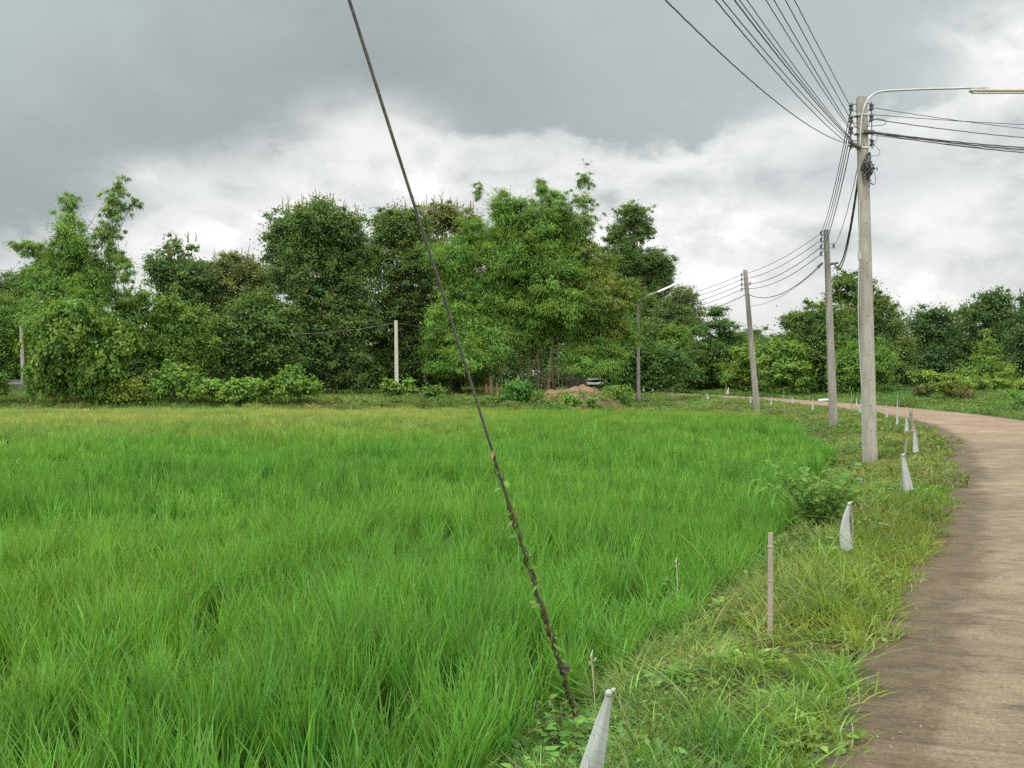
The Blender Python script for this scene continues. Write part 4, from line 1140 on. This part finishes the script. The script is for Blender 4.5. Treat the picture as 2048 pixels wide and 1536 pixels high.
# ------------------------------------------------------------------ scattered grass (stuff)
def blade_tuft(n, foot, h0, h1, width, lean, curl, col, seed, seg=4, cvar=.14, flat=0.):
    rg = np.random.default_rng(seed); V = []; Q = []; C = []
    ang = rg.uniform(0, 6.283, n); rr = foot * np.sqrt(rg.random(n)); bx, by = np.cos(ang) * rr, np.sin(ang) * rr
    d = rg.uniform(0, 6.283, n); ln = np.abs(rg.normal(0, lean, n)) + flat; h = rg.uniform(h0, h1, n); cu = rg.uniform(.3, 1, n) * curl
    wv = width * rg.uniform(.6, 1.3, n); fa = d + rg.normal(0, .9, n) + 1.57
    for i in range(n):
        b = len(V)
        for s in range(seg + 1):
            t = s / seg; out = (ln[i] * t + cu[i] * t ** 2.6) * h[i]; z = h[i] * (t - .35 * cu[i] * t ** 3 - .25 * ln[i] * t)
            w = wv[i] * (1 - t ** 2.2) * .5 * (.6 + .8 * min(1, t * 3)) if s < seg else .0004
            px_, py_ = bx[i] + math.cos(d[i]) * out, by[i] + math.sin(d[i]) * out
            V.append((px_ + math.cos(fa[i]) * w, py_ + math.sin(fa[i]) * w, z)); V.append((px_ - math.cos(fa[i]) * w, py_ - math.sin(fa[i]) * w, z))
        cc = np.array(col) * rg.lognormal(0, cvar) * (1 + rg.normal(0, .10) * np.array([1.2, 0, -.4]))
        for s in range(seg): Q.append((b + 2 * s, b + 2 * s + 1, b + 2 * s + 3, b + 2 * s + 2)); C.append(cc)
    return np.array(V), np.array(Q), np.clip(np.array(C), 0, 1)


def broad_tuft(n, foot, h, L, W, col, seed, jit=.18):
    global rng
    keep = rng; rng = np.random.default_rng(seed)
    ang = rng.uniform(0, 6.283, n); rr = foot * np.sqrt(rng.random(n)); z = h * rng.uniform(.15, 1, n) * (1 - .5 * rr / foot)
    P = np.stack([np.cos(ang) * rr, np.sin(ang) * rr, z], 1); Dn = unit(np.stack([np.cos(ang + rng.normal(0, .7, n)), np.sin(ang + rng.normal(0, .7, n)), rng.uniform(-.2, .6, n)], 1))
    Ls = L * rng.uniform(.6, 1.3, n); r = leaf_shape_cloud(P, Dn, Ls, Ls * W, col, jit); rng = keep
    return r


def variant(name, parts):
    V, Q, C = join(parts) if isinstance(parts, list) else parts
    return mesh_np(name, V, Q, M_grass, None, C, link=False)


def scatter(name, label, cat, variants, P, rot, scl, tint, var):
    n = len(P); me = bpy.data.meshes.new(name); me.vertices.add(n); me.vertices.foreach_set('co', P.astype(np.float32).ravel())
    a = me.attributes.new('rot', 'FLOAT_VECTOR', 'POINT'); a.data.foreach_set('vector', rot.astype(np.float32).ravel())
    a = me.attributes.new('scl', 'FLOAT_VECTOR', 'POINT'); a.data.foreach_set('vector', scl.astype(np.float32).ravel())
    a = me.attributes.new('tint', 'FLOAT_VECTOR', 'POINT'); a.data.foreach_set('vector', tint.astype(np.float32).ravel())
    a = me.attributes.new('var', 'INT', 'POINT'); a.data.foreach_set('value', var.astype(np.int32))
    me.update(); o = bpy.data.objects.new(name, me); COL.objects.link(o)
    g = bpy.data.node_groups.new(name, 'GeometryNodeTree')
    g.interface.new_socket('Geometry', in_out='INPUT', socket_type='NodeSocketGeometry'); g.interface.new_socket('Geometry', in_out='OUTPUT', socket_type='NodeSocketGeometry')
    gi = g.nodes.new('NodeGroupInput'); go = g.nodes.new('NodeGroupOutput'); j = g.nodes.new('GeometryNodeJoinGeometry')
    def na(nm, dt):
        nd = g.nodes.new('GeometryNodeInputNamedAttribute'); nd.data_type = dt; nd.inputs['Name'].default_value = nm; return nd.outputs['Attribute']
    for k, vo in enumerate(variants):
        ip = g.nodes.new('GeometryNodeInstanceOnPoints'); oi = g.nodes.new('GeometryNodeObjectInfo'); oi.inputs['Object'].default_value = vo
        cp = g.nodes.new('FunctionNodeCompare'); cp.data_type = 'INT'; cp.operation = 'EQUAL'
        g.links.new(na('var', 'INT'), cp.inputs[2]); cp.inputs[3].default_value = k
        g.links.new(cp.outputs[0], ip.inputs['Selection']); g.links.new(gi.outputs[0], ip.inputs['Points'])
        g.links.new(oi.outputs['Geometry'], ip.inputs['Instance']); g.links.new(na('rot', 'FLOAT_VECTOR'), ip.inputs['Rotation'])
        g.links.new(na('scl', 'FLOAT_VECTOR'), ip.inputs['Scale']); g.links.new(ip.outputs[0], j.inputs[0])
    g.links.new(j.outputs[0], go.inputs[0])
    md = o.modifiers.new('scatter', 'NODES'); md.node_group = g
    return tag(o, label, cat, kind='stuff')


def sample_wedge(y0, y1, dens, margin=.12, xr=None):
    """random points over the view wedge (with margins) between two distances"""
    half = lambda y: y * (.4655 + margin) + 1.2
    A = (half(y0) + half(y1)) * (y1 - y0); n = int(A * dens)
    y = rng.uniform(y0, y1, n); x = rng.uniform(-half(y1), half(y1), n)
    ok = np.abs(x) < half(y); return x[ok], y[ok]


# rice
RC = (.134, .308, .048)
rv = [variant('rice_near', blade_tuft(44, .075, .34, .80, .0118, .10, .26, RC, s, 4, .20)) for s in (1, 2, 3, 4)]
rv += [variant('rice_mid', blade_tuft(34, .12, .38, .78, .019, .09, .24, RC, s, 3, .18)) for s in (5, 6, 7)]
rv_y = variant('yellow_blades', blade_tuft(3, .10, .45, .66, .009, .45, 1.0, (.34, .33, .13), 19, 5))
rv += [variant('rice_far', blade_tuft(34, .33, .38, .66, .034, .12, .30, RC, s, 2, .10)) for s in (8, 9)]
xs, ys, vs_ = [], [], []
for y0, y1, dn, lo, hi in ((1.6, 7, 40, 0, 4), (7, 14, 30, 0, 4), (14, 28, 17, 4, 7), (28, 45, 7, 4, 7), (45, 86, 5.5, 7, 9)):
    x, y = sample_wedge(y0, y1, dn); xs.append(x); ys.append(y); vs_.append(rng.integers(lo, hi, len(x)))
x = np.concatenate(xs); y = np.concatenate(ys); v = np.concatenate(vs_)
s = side(x, y); wv_ = vergew(y)
ok = (s > wv_ * (.80 + .16 * (vnoise(x, y, 1.1, 21) - .5))) & (y < field_far(x) + (vnoise(x, y, 4, 22) - .5) * 3)
ok &= ~((np.abs(x - GA[0]) < .32) & (y > 4.9) & (y < 6.75))
x, y, v = x[ok], y[ok], v[ok]; n = len(x)
rv.append(rv_y); v = np.where((y < 24) & (rng.random(n) < .022), len(rv) - 1, v)
hN = vnoise(x, y, 2.6, 23) * .40 + vnoise(x, y, 1.0, 24) * .60; hN = np.clip((hN - .5) * 1.5 + .5, 0, 1.1)
tall = np.zeros(n)
for X_, Y_, rad_ in ((270, 925, 1.6), (560, 940, 1.6), (620, 960, 1.5), (745, 890, 2.0), (60, 985, 1.8), (440, 1390, .7), (900, 1190, .6), (860, 930, 1.4), (500, 945, 1.0)):
    D = 1.6 * F / (Y_ - HY); tx = (X_ - CX) / F * D
    tall = np.maximum(tall, np.exp(-(((x - tx) / rad_) ** 2 + ((y - D) / (rad_ * 1.1)) ** 2)))
farf = sstep(50, 68, y)
hz_ = (.64 + .50 * hN + .30 * tall) * (1 - .25 * farf) * (1 - .35 * sstep(.9, 0, s[ok] - wv_[ok] * .8) * sstep(30, 0, y))
cs = vnoise(x, y, 5, 25); c2 = vnoise(x, y, 1.4, 26)
tint = np.ones((n, 3)); br = (.95 + .16 * (c2 - .5) + .10 * (cs - .5)) * rng.lognormal(0, .13, n); tint *= br[:, None]
tint *= 1 + (cs[:, None] - .5) * np.array([.18, .0, -.1]); tint *= 1 - .16 * tall[:, None] * np.array([1, .6, .6])
yel = sstep(26, 50, y + (vnoise(x, y, 7, 27) - .5) * 12 - x * .10) * sstep(2, -6, x) * (.55 + .45 * sstep(.3, .6, vnoise(x, y, 3, 28))); tint *= 1 + yel[:, None] * np.array([.92, .16, 1.2])
tint[:, 0] *= 1 + .18 * sstep(25, 55, y)
rot = np.stack([rng.normal(0, .07, n), .05 + rng.normal(0, .08, n), rng.uniform(0, 6.283, n)], 1)
sc = np.stack([rng.uniform(.85, 1.2, n)] * 2 + [hz_ * rng.uniform(.92, 1.08, n)], 1)
scatter('rice', 'dense bright green young rice filling the field', 'rice', rv, np.stack([x, y, ground(x, y) - .02], 1), rot, sc, tint, v)

# verge grass, weeds and straw
VG = (.190, .290, .072)
gv = [variant('short_grass', blade_tuft(50, .13, .05, .20, .0072, .5, .8, VG, s, 3, .28)) for s in (31, 32, 33)]            # 0-2
gv += [variant('long_grass', blade_tuft(34, .12, .12, .34, .0088, .5, .85, (.172, .290, .064), s, 4, .24)) for s in (34, 35)]     # 3-4
gv += [variant('straw', blade_tuft(14, .14, .08, .26, .0055, .8, .7, (.40, .37, .18), s, 3, .2)) for s in (36,)]                  # 5
gv += [variant('weed', broad_tuft(52, .13, .11, .048, .6, (.15, .265, .055), s, .24)) for s in (37, 38)]                             # 6-7
gv += [variant('brown_weed', broad_tuft(46, .14, .10, .034, .65, (.20, .215, .085), 39, .26))]                                     # 8
gv += [variant('coarse_grass', blade_tuft(40, .30, .08, .24, .026, .5, .7, (.178, .275, .066), s, 2, .24)) for s in (40, 41)]      # 9-10
gv += [variant('coarse_weed', broad_tuft(44, .32, .22, .11, .6, (.14, .24, .055), s, .22)) for s in (42, 43)]                       # 11-12
gv += [variant('coarse_brown', broad_tuft(34, .30, .20, .09, .6, (.23, .20, .09), 44, .28))]                                     # 13
gv += [variant('tiny_flower', [broad_tuft(3, .10, .22, .016, .9, (.62, .60, .30), 45), blade_tuft(8, .10, .16, .24, .003, .2, .3, (.14, .26, .06), 46, 3)])]   # 14
gv += [variant('arching_blade', blade_tuft(2, .03, .45, .75, .007, .55, 1.3, (.26, .32, .10), 47, 7))]   # 15
xs, ys, vs_, kk = [], [], [], []
def pick(n, probs): 
    ids = np.array([p[0] for p in probs]); w = np.array([p[1] for p in probs], float); return rng.choice(ids, n, p=w / w.sum())
nearp = [(0, 3.4), (1, 3.4), (2, 3.4), (3, 1.5), (4, 1.5), (5, 1.8), (6, 2.2), (7, 2.2), (8, 1.0), (14, .45), (15, .30)]
midp = [(0, 1.5), (1, 1.5), (2, 1.5), (9, 2), (10, 2), (5, 1.2), (6, 1.8), (7, 1.8), (8, 1.4), (11, .9), (12, .9), (13, .6)]
farp = [(9, 3), (10, 3), (11, 1.6), (12, 1.6), (13, .7)]
for y0, y1, dn, pr in ((.8, 6, 105, nearp), (6, 12, 85, nearp), (12, 26, 40, midp), (26, 50, 13, midp), (50, 80, 5.5, farp), (80, 135, 2.6, farp)):
    x, y = sample_wedge(y0, y1, dn); s = side(x, y); w = vergew(y)
    edge = -.07 + .16 * (vnoise(x, y, .8, 51) - .5) + .12 * (vnoise(x, y, .25, 52) - .5)
    infield = (s > w * .96) & (y < field_far(x) - .5)
    right = s < -ROADW - .1
    ok = ((s > edge) & ~infield) | right
    x, y, s = x[ok], y[ok], s[ok]; xs.append(x); ys.append(y); vs_.append(pick(len(x), pr))
x = np.concatenate(xs); y = np.concatenate(ys); v = np.concatenate(vs_); n = len(x); s = side(x, y)
# clusters: broadleaf patches, brown patches
pb = vnoise(x, y, 1.3, 53); pw = vnoise(x, y, .8, 54)
brown = (pb > .74) & (rng.random(n) < .32) & (s > 0); v = np.where(brown & (y < 50), 8, v); v = np.where(brown & (y >= 50), 13, v)
weed = (pw > .66) & (rng.random(n) < .55); v = np.where(weed & (y < 26), rng.integers(6, 8, n), v)
# long blades hanging over the road edge close by
le = (s < .55) & (s > -.2) & (y < 16) & (rng.random(n) < .45); v = np.where(le, rng.integers(3, 5, n), v)
br = (.82 + .5 * (vnoise(x, y, 1.7, 55) - .5) + .3 * (vnoise(x, y, .5, 56) - .5)) * rng.lognormal(0, .12, n)
tint = np.ones((n, 3)) * br[:, None]; warm = vnoise(x, y, 2.2, 57) * .6 + vnoise(x, y, .45, 59) * .4 - .42
tint *= 1 + (warm[:, None] - .05) * np.array([.95, .0, .2])
onr = (side(x, y) < -ROADW); tint[onr] *= np.array([.78, .92, .95])
hs = .75 + .6 * vnoise(x, y, 1.2, 58); hs *= np.where(s < .5, .9, 1.0); hs *= 1 + .5 * sstep(60, 100, y) * (s > 6)
hs *= np.where((s < .25) & (s > -.5), .75, 1)
hs *= np.where((np.abs(x - GA[0]) < .3) & (y > 5.0) & (y < 6.6), .5, 1)
hs *= np.where((x > -2) & (s > 0) & (s < 14) & (y > 48), .55, 1)
hs *= np.where((s > 0) & (y > 12) & (y < 48), .72, 1)
hs *= np.where((s > .5) & (y < 11), .95, 1)
for o_ in (P1, P2, P3):
    dd = np.hypot(x - o_.location.x, (y - o_.location.y + .5) * .7); hs *= np.where(dd < .9, .45, 1)
_st = at(1541, 1320, 7.2); hs *= np.where((np.abs(x - _st[0]) < .3) & (y > 6.2) & (y < 7.4), .38, 1)
v = np.where((y < 24) & (v >= 11) & (v <= 13), rng.integers(6, 9, n), v)
lr = np.where(le, .55, 0) 
rot = np.stack([rng.normal(0, .18, n), rng.normal(.0, .18, n) + lr, rng.uniform(0, 6.283, n) * np.where(le, .12, 1)], 1)
sx = rng.uniform(.8, 1.25, n) * (1 + .6 * sstep(40, 100, y))
scatter('verge_grass', 'short mixed grass and weeds covering the verges and the ground under the trees', 'grass', gv,
        np.stack([x, y, ground(x, y) - .015], 1), rot, np.stack([sx, sx, sx * hs], 1), tint, v)

# weeds on the dirt mound and along its foot
n = 420; a = rng.uniform(0, 6.283, n); rr = np.sqrt(rng.uniform(.12, 1.3, n)); x = mc[0] + np.cos(a) * rr * 3.0; y = MY + np.sin(a) * rr * 2.6
ok = ~((np.abs(x - mc[0] + .3) < 1.9) & (y > MY - 1.5) & (y < MY + 1.5) & (rng.random(n) < .90)); x, y = x[ok], y[ok]; n = len(x)
hm = mound_h(x - mc[0], y - MY)
scatter('mound_weeds', 'weeds creeping over the flanks of the dirt mound', 'weeds', gv, np.stack([x, y, ground(x, y) + hm - .05], 1),
        np.stack([rng.normal(0, .2, n), rng.normal(0, .2, n), rng.uniform(0, 6, n)], 1), np.ones((n, 3)) * rng.uniform(.8, 1.3, n)[:, None], np.ones((n, 3)) * .9, rng.integers(9, 14, n))

# gravel and dead leaves on the road
pv = []
for sd, colr in ((61, (.33, .27, .21)), (62, (.24, .16, .10)), (63, (.46, .41, .36))):
    rg = np.random.default_rng(sd); pts = unit(rg.normal(size=(6, 3))) * np.array([.008, .006, .004])
    V = np.array([(-.008, -.005, 0), (.007, -.006, 0), (.009, .005, 0), (-.006, .007, 0), (-.003, -.002, .006), (.004, -.002, .007), (.004, .003, .006), (-.003, .003, .005)])
    pv.append(mesh_np('pebble', V, np.array([(0, 1, 5, 4), (1, 2, 6, 5), (2, 3, 7, 6), (3, 0, 4, 7), (4, 5, 6, 7)]), M_grass, None, np.tile(colr, (5, 1)), link=False))
pv.append(variant('dead_leaf', broad_tuft(2, .02, .012, .04, .4, (.34, .24, .13), 64)))
pv.append(variant('dry_blade', blade_tuft(2, .02, .01, .045, .003, 3.2, .3, (.40, .34, .22), 65, 3)))
n = 1500; y = 3.5 + 26 * rng.random(n) ** 1.6; u_ = np.abs(rng.normal(0, 1.0, n)) ** 1.1; u_ = np.where(rng.random(n) < .45, rng.uniform(0, 4.4, n), u_)
u_ = np.clip(u_, .02, 4.4); x = edge_x(y) + u_ / edge_cos(y)
scatter('road_litter', 'pebbles and dead leaves scattered on the road', 'litter', pv, np.stack([x, y, .548 + .038 * np.sin(np.clip(u_ / ROADW, 0, 1) * math.pi)], 1),
        np.stack([np.zeros(n), np.zeros(n), rng.uniform(0, 6, n)], 1), np.ones((n, 3)) * (.35 + .75 * rng.random(n) ** 2)[:, None], np.ones((n, 3)) * rng.uniform(.7, 1.2, n)[:, None],
        rng.choice([0, 1, 2, 3, 4], n, p=[.3, .27, .06, .12, .25]))


# ------------------------------------------------------------------ single plants in the foreground
def leafy_plant(name, label, cat, base, D, stems, H, L, W, col, spread=.35, per=9, zoff=0, lean=0.):
    B = at(*base, D); g = float(ground(B[0], B[1])); B = np.array([B[0], D, g]); root = empty(name, B, label, cat)
    mb = MB(); P, Dn, Ls = [], [], []
    for q in range(stems):
        a = rng.uniform(0, 6.283); h = H * rng.uniform(.6, 1.05); tip = B + np.array([math.cos(a) * spread * H * rng.uniform(.3, 1) + lean * h, math.sin(a) * spread * H * rng.uniform(.3, 1), h])
        pts = limb_pts(B - np.array([0, 0, .03]), tip, 0, 6); pts[1:-1] = B + (tip - B) * np.linspace(0, 1, 6)[1:-1, None] + rng.normal(size=(4, 3)) * .008
        mb.tube(pts, list(np.linspace(.006, .002, 6)), 5)
        for k in range(per):
            t = .25 + .75 * (k + rng.random()) / per; p = B + (tip - B) * t; an = rng.uniform(0, 6.283)
            P.append(p); Dn.append(unit(np.array([math.cos(an), math.sin(an), rng.uniform(-.25, .65)]))); Ls.append(L * rng.uniform(.6, 1.15) * (1.15 - .4 * t))
    mb.build('stem', M_vine, root)
    V, Q, C = leaf_shape_cloud(np.array(P), np.array(Dn), np.array(Ls), np.array(Ls) * W, col, .14)
    mesh_np('leaves', V, Q, M_leaf, root, C)
    return root


leafy_plant('leafy_shrub', 'leafy dark green shrub with drooping leaves on the verge left of the nettings', 'shrub', (1640, 1040), 13.2, 44, .86, .18, .30, (.125, .255, .050), 1.0, 14)
leafy_plant('leafy_shrub', 'smaller green sprout behind the dark verge shrub near the pole', 'shrub', (1690, 1000), 15.5, 12, .55, .13, .36, (.12, .25, .05), .6, 9)
leafy_plant('creeping_plant', 'low brownish creeping plant at the rice edge left of the bamboo stake', 'plant', (1415, 1200), 9.8, 12, .30, .055, .75, (.22, .20, .09), .9, 9)
leafy_plant('creeping_plant', 'round-leaved yellow green creeper just above the bamboo stake', 'plant', (1480, 1170), 10.3, 14, .30, .06, .8, (.18, .27, .06), .95, 10)
leafy_plant('creeping_plant', 'green creeper with pale leaves right behind the bamboo stake', 'plant', (1585, 1150), 10.6, 12, .26, .06, .7, (.17, .28, .07), .95, 9)
leafy_plant('tall_weed', 'tall weed with yellowish tip leaves near the bottom left of centre', 'weed', (800, 1530), 5.0, 3, .52, .055, .36, (.22, .33, .07), .22, 16, lean=-.15)
leafy_plant('tall_weed', 'small yellow green weed at the bottom edge left of the taller weed', 'weed', (735, 1560), 4.7, 3, .30, .05, .4, (.20, .32, .07), .3, 10)
leafy_plant('broad_weed', 'low weed with round grey green leaves at the bottom centre', 'weed', (912, 1500), 4.9, 4, .34, .075, .62, (.15, .29, .09), .4, 4)
leafy_plant('broad_weed', 'broad-leaved green weed at the foot of the guy wire', 'weed', (1120, 1480), 5.9, 9, .30, .085, .5, (.12, .27, .05), .6, 6)
leafy_plant('broad_weed', 'light green leafy weed at the bottom edge left of the nearest netting', 'weed', (1075, 1560), 5.0, 8, .26, .09, .45, (.15, .31, .06), .7, 6)
leafy_plant('broad_weed', 'leafy weed with reddish stems right of the nearest netting', 'weed', (1275, 1540), 5.0, 6, .26, .06, .5, (.15, .25, .06), .5, 7)
leafy_plant('flower_weed', 'slender weed with a pale flower spike at the rice edge', 'weed', (1365, 1190), 9.6, 5, .52, .09, .3, (.13, .24, .06), .4, 8)
# two pale flower spikes
for X, Y, D, lb in ((1353, 1122, 9.4, 'pale pinkish flower spike at the rice edge'), (1183, 1310, 6.4, 'small whitish dry husk hanging right of the guy wire')):
    p = at(X, Y, D); mb = MB(); g = float(ground(p[0], D)); mb.tube([(p[0] + .03, D, g - .02), tuple(p)], .0025, 5); mb.lathe(tuple(p), [(.002, -.02), (.006, -.008), (.005, .01), (.001, .03)], 7, (.3, 0, 1)); mb.lathe(tuple(p + np.array([.02, 0, -.03])), [(.001, -.012), (.005, 0), (.001, .018)], 6, (.6, 0, 1)); mb.lathe(tuple(p + np.array([-.01, 0, -.05])), [(.001, -.012), (.005, 0), (.001, .015)], 6, (-.5, 0, 1))
    tag(mb.build('flower_spike', simple('pale_flower', (.55, .47, .42), .8, c2=(.42, .38, .30), scale=20), origin=(p[0], D, g)), lb, 'flower')
for i, (X, Y, D, lb) in enumerate([(1720, 962, 17.5, 'crumpled white scrap in the weeds near the foot of the near pole'), (1742, 925, 23.2, 'white scrap at the foot of the nearest pole')]):
    p = at(X, Y, D); rg = np.random.default_rng(80 + i); g = np.linspace(-1, 1, 7); Xg, Zg = np.meshgrid(g, g); r0 = .05
    V = np.stack([p[0] + Xg.ravel() * r0 * .7, p[1] + rg.normal(size=49) * .016, p[2] + Zg.ravel() * r0 + rg.normal(size=49) * .008], 1)
    ii = (np.arange(6)[:, None] * 7 + np.arange(6)[None]).ravel()
    o = mesh_np('paper_scrap', V, np.stack([ii, ii + 1, ii + 8, ii + 7], 1), M_cloth, origin=tuple(p)); tag(o, lb, 'scrap')

# ------------------------------------------------------------------ damp air
if HAZE:
    mh, w, out = new_mat('damp_air')
    pv_ = w.n('ShaderNodeVolumePrincipled'); pv_.inputs['Color'].default_value = (.86, .92, .96, 1); pv_.inputs['Density'].default_value = HAZE
    pv_.inputs['Anisotropy'].default_value = .2
    w.l(pv_.outputs[0], out.inputs['Volume'])
    mb = MB(); mb.box((0, 365, 9.0), 1640, 800, 20.4); hz = mb.build('haze', mh, smooth=False); tag(hz, 'thin pale damp air between the viewer and the far trees', 'haze', kind='stuff')
